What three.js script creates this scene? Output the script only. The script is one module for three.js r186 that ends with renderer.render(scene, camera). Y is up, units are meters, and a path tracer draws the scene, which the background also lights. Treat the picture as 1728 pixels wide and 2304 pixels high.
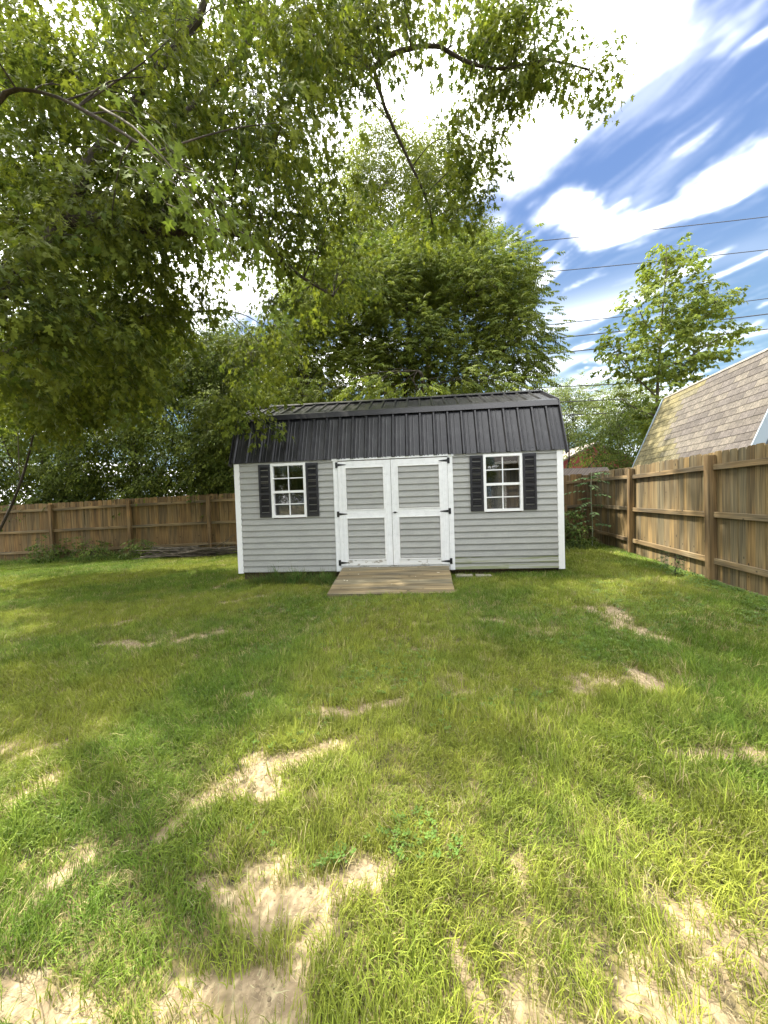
import * as THREE from 'three';
import { mergeGeometries } from 'three/addons/utils/BufferGeometryUtils.js';

// ---------------------------------------------------------------- camera, sky, sun, exposure
const scene = new THREE.Scene();
const F = 850, CAM_H = 1.29, PITCH = -1.641 * Math.PI / 180, ROLL = -1.89 * Math.PI / 180;   // lens in pixels of a 1728 x 2304 frame
const camera = new THREE.PerspectiveCamera(2 * Math.atan(1152 / F) * 180 / Math.PI, 0.75, 0.05, 900);
camera.position.set(0, CAM_H, 0);
camera.rotation.set(PITCH, 0, ROLL);
const SUN_FROM = new THREE.Vector3(-0.40, 0.87, -0.30).normalize();
const sun = new THREE.DirectionalLight(new THREE.Color(1.0, 0.93, 0.80), 5.0);
sun.name = 'sun'; sun.position.copy(SUN_FROM).multiplyScalar(60); sun.castShadow = true; sun.shadow.radius = 1.6;
Object.assign(sun.shadow.camera, { left: -25, right: 25, top: 25, bottom: -25, far: 160 }); sun.shadow.mapSize.set(4096, 4096);
scene.add(sun, sun.target);
const EXPOSURE = 3.1;
const renderer = new THREE.WebGLRenderer({ antialias: true });
renderer.toneMapping = THREE.LinearToneMapping; renderer.toneMappingExposure = EXPOSURE; renderer.shadowMap.enabled = true;

// ---------------------------------------------------------------- numbers
let seed = 20240611;
const rnd = () => { seed = (seed + 0x6d2b79f5) | 0; let t = Math.imul(seed ^ (seed >>> 15), 1 | seed); t = (t + Math.imul(t ^ (t >>> 7), 61 | t)) ^ t; return ((t ^ (t >>> 14)) >>> 0) / 4294967296; };
const rr = (a, b) => a + (b - a) * rnd();
const gauss = () => (rnd() + rnd() + rnd() + rnd() - 2) * 0.87;
const clamp = (x, a = 0, b = 1) => Math.min(b, Math.max(a, x));
const sstep = (a, b, x) => { const t = clamp((x - a) / (b - a)); return t * t * (3 - 2 * t); };
const lerp = (a, b, t) => a + (b - a) * t;
const hash = (x, y) => { let h = Math.imul(x | 0, 374761393) + Math.imul(y | 0, 668265263) | 0; h = Math.imul(h ^ (h >>> 13), 1274126177); return ((h ^ (h >>> 16)) >>> 0) / 4294967296; };
const vnoise = (x, y) => { const i = Math.floor(x), j = Math.floor(y), fx = x - i, fy = y - j, u = fx * fx * (3 - 2 * fx), v = fy * fy * (3 - 2 * fy); return lerp(lerp(hash(i, j), hash(i + 1, j), u), lerp(hash(i, j + 1), hash(i + 1, j + 1), u), v); };
const fbm = (x, y, n = 4) => { let s = 0, a = 0.5, w = 0; for (let k = 0; k < n; k++) { s += a * vnoise(x + k * 17.3, y - k * 9.1); w += a; x *= 2.03; y *= 2.03; a *= 0.5; } return s / w; };
const V = (x, y, z) => new THREE.Vector3(x, y, z);
const rgb = (r, g, b) => new THREE.Color().setRGB(r, g, b);

// ---------------------------------------------------------------- sky: thin white cloud sheets over deep blue, laid out on a flat cloud layer
{
  const W = 2048, H = 1024, data = new Float32Array(W * H * 4);
  const band = [[1.75, -0.75], [1.32, -1.08], [1.20, -1.19], [1.06, -1.37], [0.88, -1.46], [0.72, -1.41]], sheetEdge = [[0.2, 0.9], [0.45, 0.2], [0.60, -0.5], [0.67, -0.80], [0.72, -0.88], [0.68, -0.99], [0.55, -1.09], [0.42, -1.17], [0.36, -1.33], [0.1, -1.6], [-0.9, -2.2], [-4, -3.2]], sheetPoly = [...sheetEdge, [-9, -3], [-9, 0.9]];
  const distTo = (line, x, y) => { let d = 9; for (let k = 0; k + 1 < line.length; k++) { const [ax, ay] = line[k], [bx, by] = line[k + 1], t = clamp(((x - ax) * (bx - ax) + (y - ay) * (by - ay)) / ((bx - ax) ** 2 + (by - ay) ** 2)); d = Math.min(d, Math.hypot(x - ax - t * (bx - ax), y - ay - t * (by - ay))); } return d; };
  const within = (poly, x, y) => { let c = false; for (let i = 0, j = poly.length - 1; i < poly.length; j = i++) { const [xi, yi] = poly[i], [xj, yj] = poly[j]; if ((yi > y) !== (yj > y) && x < (xj - xi) * (y - yi) / (yj - yi) + xi) c = !c; } return c; };
  for (let row = 0; row < H; row++) {
    const up = ((row + 0.5) / H - 0.5) * Math.PI, y = Math.sin(up);
    for (let col = 0; col < W; col++) {
      const round = ((col + 0.5) / W - 0.5) * 2 * Math.PI, x = Math.cos(round) * Math.cos(up), z = Math.sin(round) * Math.cos(up), o = (row * W + col) * 4;
      const k = 1 / Math.max(y, 0.05), px = x * k, pz = z * k;
      // wind-drawn streaks
      const sx = px * 0.86 - pz * 0.5, sz = px * 0.5 + pz * 0.86, wx = fbm(px * 2.1 + 7, pz * 2.1, 3) - 0.5, wz = fbm(px * 2.1 - 4, pz * 2.1 + 8, 3) - 0.5;
      const streak = fbm(sx * 13 + wx * 3 + 31, sz * 4.2 + wz * 2, 5), broad = fbm(sx * 1.3 + wx * 1.2 + 3, sz * 0.8 + wz + 11, 4), patch = fbm(px * 4.1 + 12, pz * 4.1 + 3, 3);
      const wob = fbm(px * 6 + 2, pz * 6 + 9, 6) - 0.5 + (streak - 0.5) * 0.8 + (fbm(sx * 40 + 9, sz * 14 - 3, 3) - 0.5) * 0.22;
      // a big sheet ends along a ragged diagonal; one more bank crosses below it
      const sd = distTo(sheetEdge, px, pz) * (within(sheetPoly, px, pz) ? -1 : 1) + wob * 0.22, sheet = sstep(0.16, -0.14, sd);
      const bank = sstep(0.20, -0.05, distTo(band, px, pz) + wob * 0.26);
      const low = sstep(1.7, 2.7, Math.hypot(px, pz)) * sstep(0.36, 0.66, fbm(sx * 1.6 + 5, sz * 0.9 + 2, 4)) * 0.62;
      const elsewhere = sstep(0.40, 0.62, broad);
      const local = sstep(-0.1, 0.35, px) * sstep(-0.45, -0.75, pz);        // where that bank and sheet edge lie
      let c = lerp(Math.max(elsewhere, sheet * 0.8), Math.max(sheet, bank, low), local);
      c = Math.max(c, sstep(0.44, 0.78, streak) * sstep(0.26, 0.52, patch) * 0.66, sstep(0.30, 0.8, streak) * 0.36);
      c = Math.pow(clamp(c), 2.4);
      const hz = Math.pow(1 - clamp(y), 3);
      const clear = [lerp(0.062, 0.145, Math.min(1, hz * 1.7)), lerp(0.108, 0.24, Math.min(1, hz * 1.7)), lerp(0.245, 0.30, Math.min(1, hz * 1.7))];
      const glow = Math.pow(clamp(x * SUN_FROM.x + y * SUN_FROM.y + z * SUN_FROM.z), 6);
      const cloud = 2.0 + 1.2 * glow;
      data[o] = lerp(clear[0], cloud, c); data[o + 1] = lerp(clear[1], cloud * 0.99, c); data[o + 2] = lerp(clear[2], cloud * 0.97, c); data[o + 3] = 1;
      if (y < 0) { data[o] = 0.25; data[o + 1] = 0.28; data[o + 2] = 0.2; }
    }
  }
  const t = new THREE.DataTexture(data, W, H, THREE.RGBAFormat, THREE.FloatType);
  t.mapping = THREE.EquirectangularReflectionMapping; t.magFilter = THREE.LinearFilter; t.needsUpdate = true;
  scene.background = t; scene.environment = t;
}

// ---------------------------------------------------------------- helpers
const MROT = new THREE.Matrix4().makeRotationFromEuler(new THREE.Euler(PITCH, 0, ROLL));
function at(px, py, depth) { const d = V((px - 864) / F, -(py - 1152) / F, -1).applyMatrix4(MROT); return d.multiplyScalar(depth / -d.z).add(V(0, CAM_H, 0)); }   // a point of the photograph and its distance into the scene
const MINV = MROT.clone().invert();
function toPx(p) { const c = p.clone().sub(V(0, CAM_H, 0)).applyMatrix4(MINV); return c.z > -0.3 ? null : [864 + F * c.x / -c.z, 1152 - F * c.y / -c.z]; }
const K = 1728 / 1659;
const taken = new Map();
function numbered(name) { const n = taken.get(name) ?? 0; taken.set(name, n + 1); return n ? name + '_' + String(n).padStart(3, '0') : name; }
function tag(o, label, category, group, kind) { if (label) o.userData.label = label; if (category) o.userData.category = category; if (group) o.userData.group = group; if (kind) o.userData.kind = kind; return o; }
function base(name, pos, label, category, group) { const o = new THREE.Group(); o.name = numbered(name); o.position.copy(pos); scene.add(o); return tag(o, label, category, group); }
function part(parent, name, geo, mat, pos) { const m = new THREE.Mesh(geo, mat); m.name = name; m.castShadow = m.receiveShadow = true; if (pos) m.position.set(...pos); parent.add(m); return m; }
function sub(parent, name) { const g = new THREE.Group(); g.name = name; parent.add(g); return g; }
function uvMetres(g, along = 'y', uo = 0, vo = 0) {                      // grain runs along one axis, uv in metres
  const p = g.attributes.position, uv = new Float32Array(p.count * 2);
  for (let i = 0; i < p.count; i++) { const x = p.getX(i), y = p.getY(i), z = p.getZ(i); const [u, v] = along === 'y' ? [x + z, y] : along === 'x' ? [y + z, x] : [x + y, z]; uv[2 * i] = u + uo; uv[2 * i + 1] = v + vo; }
  g.setAttribute('uv', new THREE.BufferAttribute(uv, 2)); return g;
}
const flat = (g) => { const n = g.index ? g.toNonIndexed() : g; n.computeVertexNormals(); return n; };
function bx(w, h, d, x = 0, y = 0, z = 0, along = 'y', uo = 0, vo = 0) { const g = new THREE.BoxGeometry(w, h, d); g.translate(x, y, z); return uvMetres(g, along, uo, vo); }
function bx2(x0, x1, y0, y1, z0, z1, along = 'y', uo = 0, vo = 0) { return bx(x1 - x0, y1 - y0, z1 - z0, (x0 + x1) / 2, (y0 + y1) / 2, (z0 + z1) / 2, along, uo, vo); }
function chamfered(w, h, d, c, along = 'y', uo = 0, vo = 0) {              // a board with eased long edges, centred, length along y
  const s = new THREE.Shape(); const a = w / 2, b = d / 2;
  s.moveTo(-a + c, -b); s.lineTo(a - c, -b); s.lineTo(a, -b + c); s.lineTo(a, b - c); s.lineTo(a - c, b); s.lineTo(-a + c, b); s.lineTo(-a, b - c); s.lineTo(-a, -b + c);
  const g = new THREE.ExtrudeGeometry(s, { depth: h, bevelEnabled: false }); g.rotateX(-Math.PI / 2); g.translate(0, -h / 2, 0);
  if (along === 'x') { g.rotateZ(-Math.PI / 2); }
  return uvMetres(flat(g), along, uo, vo);
}
function prismX(profile, x0, x1, uo = 0, vo = 0) {                         // profile of [z, y] corners, drawn along x
  const s = new THREE.Shape(profile.map(([z, y]) => new THREE.Vector2(-z, y)));
  const g = new THREE.ExtrudeGeometry(s, { depth: x1 - x0, bevelEnabled: false }); g.rotateY(Math.PI / 2); g.translate(x0, 0, 0);
  return uvMetres(flat(g), 'x', uo, vo);
}
function tube(points, r0, r1, sides = 6, segs = 8, lump = 0) {             // a tapered limb through points
  const c = new THREE.CatmullRomCurve3(points), fr = c.computeFrenetFrames(segs, false), pos = [], idx = [], uv = [];
  const len = c.getLength();
  for (let i = 0; i <= segs; i++) {
    const t = i / segs, p = c.getPoint(t), r = lerp(r0, r1, Math.pow(t, 0.8));
    for (let k = 0; k <= sides; k++) { const a = k / sides * Math.PI * 2, q = r * (1 + lump * (vnoise(k % sides * 2.3 + r0 * 90, i * 1.1) - 0.5)); const n = fr.normals[i].clone().multiplyScalar(Math.cos(a) * q).add(fr.binormals[i].clone().multiplyScalar(Math.sin(a) * q)).add(p); pos.push(n.x, n.y, n.z); uv.push(k / sides * 6.28 * r0, t * len); }
  }
  for (let i = 0; i < segs; i++) for (let k = 0; k < sides; k++) { const a = i * (sides + 1) + k, b = a + sides + 1; idx.push(a, a + 1, b, b, a + 1, b + 1); }
  const tip = pos.length / 3, e = c.getPoint(1), s0 = c.getPoint(0); pos.push(e.x, e.y, e.z, s0.x, s0.y, s0.z); uv.push(0, len, 0, 0);
  for (let k = 0; k < sides; k++) { const a = segs * (sides + 1) + k; idx.push(a, a + 1, tip, k + 1, k, tip + 1); }
  const g = new THREE.BufferGeometry(); g.setAttribute('position', new THREE.Float32BufferAttribute(pos, 3)); g.setAttribute('uv', new THREE.Float32BufferAttribute(uv, 2)); g.setIndex(idx); g.computeVertexNormals(); return g;
}
function canvasTex(w, h, fn, srgb = true) {
  const d = new Uint8Array(w * h * 4);
  for (let y = 0; y < h; y++) for (let x = 0; x < w; x++) { const c = fn(x / w, y / h, x, y), o = (y * w + x) * 4; for (let k = 0; k < 3; k++) d[o + k] = clamp(c[k], 0, 1) * 255; d[o + 3] = 255; }
  const t = new THREE.DataTexture(d, w, h); t.magFilter = THREE.LinearFilter; t.wrapS = t.wrapT = THREE.RepeatWrapping; if (srgb) t.colorSpace = THREE.SRGBColorSpace; t.needsUpdate = true; return t;
}
const tile = (t, sx, sy) => { const c = t.clone(); c.repeat.set(sx, sy); c.needsUpdate = true; return c; };
// noise that repeats over the unit square
const pnoise = (u, v, fx, fy, s = 0) => { const x = u * fx, y = v * fy, i = Math.floor(x), j = Math.floor(y), a = x - i, b = y - j, p = a * a * (3 - 2 * a), q = b * b * (3 - 2 * b), h = (m, n) => hash(((m % fx) + fx) % fx + s * 131, ((n % fy) + fy) % fy + s * 57); return lerp(lerp(h(i, j), h(i + 1, j), p), lerp(h(i, j + 1), h(i + 1, j + 1), p), q); };

// ---------------------------------------------------------------- materials
const woodKnots = Array.from({ length: 16 }, () => [rnd(), rnd(), rr(0.5, 1.3)]);
const woodTex = canvasTex(512, 1024, (u, v) => {                           // 1 m across, 2 m along the grain
  let warp = 0, knot = 0;
  for (const [ku, kv, ks] of woodKnots) { const dx = ((u - ku + 1.5) % 1 - 0.5), dy = ((v - kv + 1.5) % 1 - 0.5) * 2, r = Math.hypot(dx * 1.6, dy * 0.9) / (0.018 * ks); knot = Math.max(knot, sstep(1.2, 0.5, r)); warp += dx * 0.25 * Math.exp(-r * r * 0.12); }
  const a = pnoise(u + warp, v, 90, 5, 1), b = pnoise(u + warp, v, 210, 12, 2), c = pnoise(u, v, 14, 6, 3), d = pnoise(u, v, 6, 3, 4);
  const l = 0.62 + 0.20 * (a - 0.5) + 0.16 * (b - 0.5) + 0.22 * (c - 0.5) + 0.22 * (d - 0.5) - 0.34 * knot, grey = sstep(0.45, 0.75, pnoise(u, v, 9, 4, 5)) * 0.5;
  return [l * lerp(1.04, 0.95, grey), l * lerp(0.95, 0.95, grey), l * lerp(0.80, 0.93, grey)];
});
const woodBump = canvasTex(256, 512, (u, v) => { const l = 0.5 + 0.5 * (pnoise(u, v, 80, 4, 6) - 0.5) + 0.4 * (pnoise(u, v, 120, 20, 7) - 0.5); return [l, l, l]; }, false);
const wood = (r, g, b, rough = 0.85) => new THREE.MeshStandardMaterial({ color: rgb(r, g, b), map: tile(woodTex, 1, 0.5), bumpMap: tile(woodBump, 2, 0.5), bumpScale: 0.002, roughness: rough });
const speckTex = canvasTex(256, 256, (u, v) => { const l = 0.93 + 0.03 * (pnoise(u, v, 40, 40, 8) - 0.5) + 0.05 * (pnoise(u, v, 5, 5, 9) - 0.5) + 0.03 * (pnoise(u, v, 120, 120, 3) - 0.5); return [l, l, l * 0.99]; });
const plain = (r, g, b, rough = 0.6, more = {}) => new THREE.MeshStandardMaterial({ color: rgb(r, g, b), roughness: rough, ...more });
const leafMat = (thru = 0.42) => new THREE.MeshPhysicalMaterial({ color: 0xffffff, roughness: 0.88, transmission: thru, thickness: 0, side: THREE.DoubleSide, specularIntensity: 0.28 });
const barkTex = canvasTex(256, 512, (u, v) => { const r = pnoise(u, v, 16, 10, 1) * 0.5 + pnoise(u, v, 34, 22, 2) * 0.3 + pnoise(u, v, 70, 60, 3) * 0.2, l = 0.35 + 0.6 * r; return [l, l * 0.97, l * 0.92]; });
const bark = (r, g, b) => new THREE.MeshStandardMaterial({ color: rgb(r, g, b), map: tile(barkTex, 1.6, 0.8), bumpMap: tile(barkTex, 1.6, 0.8), bumpScale: 0.02, roughness: 0.95 });
const M = {
  barkMaple: bark(0.115, 0.095, 0.072), barkDark: bark(0.10, 0.082, 0.064), barkPale: bark(0.27, 0.25, 0.20),
};

// ---------------------------------------------------------------- ground
const SHED_YAW = -5.638 * Math.PI / 180, SHED_AT = V(-2.537, 0.134, -6.519);
const shedLocal = (x, z) => { const dx = x - SHED_AT.x, dz = z - SHED_AT.z, c = Math.cos(SHED_YAW), s = Math.sin(SHED_YAW); return [dx * c - dz * s, dx * s + dz * c]; };
const groundY = (x, z) => 0.017 * clamp(x, -14, 14) + (fbm(x * 0.9 + 40, z * 0.9 + 40, 3) - 0.5) * 0.07 * sstep(0.0, 1.5, Math.abs(z + 6.1) + Math.max(0, Math.abs(x - 0.2) - 2.6)) - 0.004;
// worn earth: [x, z, x, z, half width] along the ground in metres
const WORN = [[-3.28, -4.31, -3.09, -4.45, .12], [-2.87, -3.79, -2.38, -3.57, .12], [-2.38, -3.57, -2.03, -3.74, .12], [-2.03, -3.74, -1.72, -4, .07], [-.42, -2.34, -.30, -2.3, .10], [-.25, -2.33, .05, -2.45, .055], [-.9, -1.64, -.71, -1.73, .06], [-.71, -1.73, -.58, -1.88, .09], [-.58, -1.88, -.32, -2.01, .08], [-.72, -1.89, -.69, -1.99, .05], [2.18, -4.12, 2.41, -4.04, .17], [2.37, -3.96, 2.24, -3.54, .15], [2.24, -3.54, 2.37, -3.13, .12], [1.76, -2.63, 1.73, -2.37, .11], [1.35, -1.79, 1.75, -1.77, .09], [1.06, -1.62, 1.05, -1.52, .05], [.4, -1.3, .42, -1.18, .035], [-.36, -1.19, -.06, -1.3, .10], [-.23, -1.13, -.29, -1.05, .06], [-.67, -1.29, -.57, -1.24, .05], [-1.07, -.98, -.80, -.92, .09], [-1.12, -1.03, -1.04, -1.03, .05], [-.62, -.97, -.30, -1, .07], [-.56, -.91, -.27, -.93, .09], [.16, -1.04, .2, -.91, .055], [.28, -.93, .29, -.9, .05], [.96, -1.05, 1, -.99, .06], [-1.75, -1.69, -1.7, -1.87, .08], [-1.25, -1.29, -1.2, -1.42, .06], [-.94, -1.49, -.88, -1.55, .04], [-2.02, -2.06, -1.88, -2.14, .07], [-1.02, -2.55, -.95, -2.61, .06], [.42, -2.46, .52, -2.48, .06], [1.02, -3.87, 1.23, -3.78, .1], [.3, -3.87, .44, -3.83, .07], [-2.81, -6.26, -2.66, -6.89, .14], [-6.79, -6.85, -6.49, -7.09, .2], [.18, -1.08, .3, -1.15, .03], [-.57, -3.33, -.48, -3.22, .06], [1.54, -4.12, 1.57, -4.05, .08], [-2.2, -5.2, -1.6, -5.6, .09], [-3.4, -5.3, -2.8, -5.7, .07]];
function worn(x, z) {
  const amp = 0.06 + 0.16 * sstep(-1.5, -4, z), qx = x + (fbm(x * 9 + 3, z * 9, 3) - 0.5) * amp, qz = z + (fbm(x * 9 - 8, z * 9 + 5, 3) - 0.5) * amp; let m = 0;
  for (const [ax, az, bx_, bz, r] of WORN) {
    if (Math.abs(qx - ax) > 1.2 || Math.abs(qz - az) > 1.2) continue;
    const l = (bx_ - ax) ** 2 + (bz - az) ** 2, t = clamp(((qx - ax) * (bx_ - ax) + (qz - az) * (bz - az)) / l), d = Math.hypot(qx - ax - t * (bx_ - ax), qz - az - t * (bz - az));
    m = Math.max(m, sstep(1.4, 0.3, d / (r * (az > -1.4 ? 0.78 : 1))) * (az > -1.4 ? 0.72 : 0.85) * (0.7 + 0.5 * vnoise(x * 17, z * 17)));
  }
  const spots = fbm(x * 2.3 + 11, z * 2.3 + 2, 4), fine = vnoise(x * 14, z * 14);
  const near = sstep(-7.5, -2, z);
  m = Math.max(m, sstep(0.68, 0.82, spots + fine * 0.09) * 0.6 * near);
  return m;
}
const inShed = (x, z, e = 0) => { const [a, b] = shedLocal(x, z); return a > -e && a < 5.4 + e && b < e && b > -2.75 - e; };
const inRamp = (x, z, e = 0) => { const [a, b] = shedLocal(x, z); return a > 1.83 - e && a < 3.58 + e && b > 0 && b < 1.12 + e; };
{
  const X0 = -6.5, X1 = 6.5, Z0 = -8.5, Z1 = 0.5, TW = 2048, TH = 1418;
  const map = canvasTex(TW, TH, (u, v) => {
    const x = lerp(X0, X1, u), z = lerp(Z1, Z0, v), w = worn(x, z), g1 = vnoise(x * 70, z * 70), g2 = vnoise(x * 31, z * 31), g3 = fbm(x * 5, z * 5, 3);
    const straw = Math.max(0, vnoise(x * 90 + z * 20, z * 24 - x * 9) - 0.55) * 0.35;
    const soil = [0.54 + 0.12 * (g1 - 0.5) + 0.14 * (g3 - 0.5) + straw, 0.475 + 0.12 * (g1 - 0.5) + 0.12 * (g3 - 0.5) + straw, 0.37 + 0.10 * (g1 - 0.5) + 0.09 * (g3 - 0.5) + straw * 0.8];
    const thatch = [0.37 + 0.22 * (g1 - 0.5) + 0.18 * (g2 - 0.5), 0.335 + 0.20 * (g1 - 0.5) + 0.18 * (g2 - 0.5), 0.21 + 0.12 * (g1 - 0.5) + 0.08 * (g2 - 0.5)];
    const k = sstep(0.25, 0.7, w + (g2 - 0.5) * 0.3);
    return [0, 1, 2].map((i) => lerp(thatch[i], soil[i], k));
  });
  map.wrapS = map.wrapT = THREE.MirroredRepeatWrapping;
  const axis = (a, b, n, far) => { const s = []; for (const f of [260, 120, 60, 34, 22, 17]) s.push(-f); for (let i = 0; i <= n; i++) s.push(lerp(a, b, i / n)); for (const f of [17, 22, 34, 60, 120, 260]) s.push(f); return s.filter((x, i) => i === 0 || x > s[i - 1]); };
  const xs = axis(-14, 10, 200), zs = axis(-13, 3, 150), pos = [], uv = [], idx = [];
  for (const z of zs) for (const x of xs) { pos.push(x, groundY(x, z) - 0.012 * worn(x, z), z); uv.push((x - X0) / (X1 - X0), (Z1 - z) / (Z1 - Z0)); }
  for (let j = 0; j + 1 < zs.length; j++) for (let i = 0; i + 1 < xs.length; i++) { const a = j * xs.length + i, b = a + xs.length; idx.push(a, b, a + 1, a + 1, b, b + 1); }
  const g = new THREE.BufferGeometry(); g.setAttribute('position', new THREE.Float32BufferAttribute(pos, 3)); g.setAttribute('uv', new THREE.Float32BufferAttribute(uv, 2)); g.setIndex(idx); g.computeVertexNormals();
  const grit = canvasTex(512, 512, (u, v) => { const l = 0.5 * pnoise(u, v, 60, 60, 1) + 0.3 * pnoise(u, v, 130, 130, 2) + 0.2 * pnoise(u, v, 20, 20, 3); return [l, l, l]; }, false);
  const m = new THREE.MeshStandardMaterial({ map, roughness: 0.97, bumpMap: tile(grit, 13, 9), bumpScale: 0.012 });
  const ground = new THREE.Mesh(g, m); ground.name = 'lawn_ground'; ground.receiveShadow = true; scene.add(ground);
  tag(ground, 'uneven backyard ground of thatch with worn patches of bare tan soil', 'ground', null, 'structure');
}

// ---------------------------------------------------------------- grass
function bladeGeo(L, w, lean, dir, x, z, twist = 0) {
  const pos = [], n = 3, idx = [];
  const cx = Math.cos(dir), cz = Math.sin(dir), sx = -Math.sin(dir + twist), sz = Math.cos(dir + twist);
  for (let i = 0; i <= n; i++) { const t = i / n, a = lean * t, h = L * (t * Math.cos(a * 0.75)), o = L * t * Math.sin(a * 0.75), ww = w * (i === n ? 0 : (1 - t * 0.55)) / 2; if (i === n) pos.push(x + cx * o, h, z + cz * o); else pos.push(x + cx * o - sx * ww, h, z + cz * o - sz * ww, x + cx * o + sx * ww, h, z + cz * o + sz * ww); }
  for (let i = 0; i < n; i++) { const a = i * 2; if (i === n - 1) idx.push(a, a + 1, a + 2); else idx.push(a, a + 1, a + 2, a + 2, a + 1, a + 3); }
  const g = new THREE.BufferGeometry(); g.setAttribute('position', new THREE.Float32BufferAttribute(pos, 3)); g.setIndex(idx); g.computeVertexNormals(); return g;
}
function tuft(n, L0, L1, w, spread, leanMax, comb = 0) { const gs = []; for (let i = 0; i < n; i++) { const a = rnd() * 6.283, r = spread * Math.sqrt(rnd()); gs.push(bladeGeo(rr(L0, L1), w * rr(0.7, 1.25), rr(0.1, leanMax), rnd() < comb ? gauss() * 0.5 : rnd() * 6.283, Math.cos(a) * r, Math.sin(a) * r, gauss() * 0.5)); } return mergeGeometries(gs); }
function scatter(name, label, geos, mat, spots, category = 'grass') {        // spots: [x, y, z, turn, scale, tiltDir, tilt, colour, scaleY]
  const root = new THREE.Group(); root.name = name; const m = new THREE.Matrix4(), q = new THREE.Quaternion(), q2 = new THREE.Quaternion(), one = V(1, 1, 1);
  const bins = geos.map(() => []); spots.forEach((s, i) => bins[i % geos.length].push(s));
  geos.forEach((g, k) => {
    if (!bins[k].length) return;
    const im = new THREE.InstancedMesh(g, mat, bins[k].length); im.name = geos.length > 1 ? name + '_tufts' : name; im.castShadow = im.receiveShadow = true; tag(im, null, null, null, 'stuff');
    bins[k].forEach((s, i) => { q.setFromAxisAngle(V(0, 1, 0), s[3]); q2.setFromAxisAngle(V(Math.sin(s[5]), 0, -Math.cos(s[5])), -s[6]); one.set(s[4], s[4] * (s[8] ?? 1), s[4]); m.compose(V(s[0], s[1], s[2]), q2.multiply(q), one); im.setMatrixAt(i, m); im.setColorAt(i, s[7]); });
    root.add(im);
  });
  scene.add(root); return tag(root, label, category, null, 'stuff');
}
{
  const blade = new THREE.MeshPhysicalMaterial({ color: 0xffffff, roughness: 0.82, transmission: 0.36, thickness: 0, side: THREE.DoubleSide, specularIntensity: 0.3 });
  const fine = [tuft(15, 0.03, 0.075, 0.0032, 0.04, 1.3), tuft(15, 0.035, 0.085, 0.0034, 0.045, 1.5, 0.4), tuft(13, 0.03, 0.07, 0.0036, 0.05, 1.7)];
  const long = [tuft(13, 0.06, 0.14, 0.0046, 0.05, 1.4, 0.5), tuft(11, 0.07, 0.155, 0.005, 0.055, 1.7, 0.6), tuft(12, 0.05, 0.12, 0.0044, 0.05, 1.9, 0.3)];
  const far = [tuft(20, 0.04, 0.085, 0.0065, 0.085, 1.4), tuft(20, 0.04, 0.095, 0.007, 0.09, 1.6, 0.3)];
  const green = (x, z, dry) => {
    const a = fbm(x * 0.8 + 60, z * 0.8, 3), b = vnoise(x * 5 + 9, z * 5), k = clamp(sstep(0.35, 0.65, a) * 0.6 + b * 0.35 + dry * 0.4 + gauss() * 0.25), j = rr(0.6, 1.3); if (rnd() < 0.06 + dry * 0.22) return rgb(0.38 * j, 0.33 * j, 0.15 * j);
    return rgb(lerp(0.120, 0.285, k) * j, lerp(0.205, 0.315, k) * j, lerp(0.022, 0.042, k) * j);
  };
  const place = (n, z0, z1, list, chance, size) => {
    for (let i = 0; i < n; i++) {
      const z = -Math.sqrt(rr(z0 * z0, z1 * z1)), x = rr(-1, 1) * (1.03 * -z + 1.2);
      if (x > 4.05 - (z + 3.5) * 0.195 || x < -13) continue;
      if (inShed(x, z, -0.12) || inRamp(x, z, 0.02)) continue;
      const w = worn(x, z); if (rnd() < sstep(0.20, 0.75, w + (vnoise(x * 25, z * 25) - 0.5) * 0.45) * 0.94) continue;
      const tall = fbm(x * 1.9 + 21, z * 1.9 - 4, 3); if (!chance(tall, x, z)) continue;
      const wind = fbm(x * 0.7, z * 0.7 + 50, 2) * 12.6;
      list.push([x, groundY(x, z) - 0.006, z, wind + gauss() * 1.6, size(tall) * rr(0.75, 1.25), wind, rr(0, 0.35), green(x, z, w), rr(0.8, 1.15)]);
    }
  };
  const A = [], B = [], C = [];
  place(34000, 0.5, 3.2, A, () => true, (t) => 0.7 + t * 0.5);
  place(42000, 3.0, 6.6, A, () => true, (t) => 0.85 + t * 0.45);
  place(11000, 0.5, 3.6, B, (t) => rnd() < sstep(0.46, 0.64, t) * 0.75, (t) => 0.5 + t * 0.5);
  place(12000, 3.4, 7.0, B, (t) => rnd() < sstep(0.50, 0.66, t) * 0.4, (t) => 0.4 + t * 0.4);
  place(62000, 6.2, 11.6, C, () => true, (t) => 0.8 + t * 0.45);
  scatter('grass', 'short green lawn grass covering the yard around the shed', fine, blade, A);
  scatter('long_grass', 'longer combed-over grass clumps growing through the short lawn', long, blade, B);
  scatter('distant_grass', 'mown grass between the shed and the fences', far, blade, C);
  // tall weeds against the front of the shed and along fences
  const tall = [tuft(12, 0.12, 0.30, 0.006, 0.06, 1.1), tuft(12, 0.10, 0.26, 0.007, 0.07, 1.5)], T = [];
  for (let i = 0; i < 330; i++) { const a = rr(0.35, 1.80), b = rr(0.02, 0.30) + (a > 1.4 ? rnd() * 0.25 : 0), c = Math.cos(SHED_YAW), s = Math.sin(SHED_YAW), x = SHED_AT.x + a * c + b * s, z = SHED_AT.z - a * s + b * c; T.push([x, groundY(x, z) - 0.01, z, rnd() * 6.3, (0.5 + 1.3 * Math.pow(vnoise(a * 4.5 + 3, b * 3), 1.4)) * rr(0.6, 1.2), rnd() * 6, rr(0, 0.45), rgb(0.095 * rr(0.7, 1.4), 0.155 * rr(0.8, 1.25), 0.028)]); }
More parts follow.
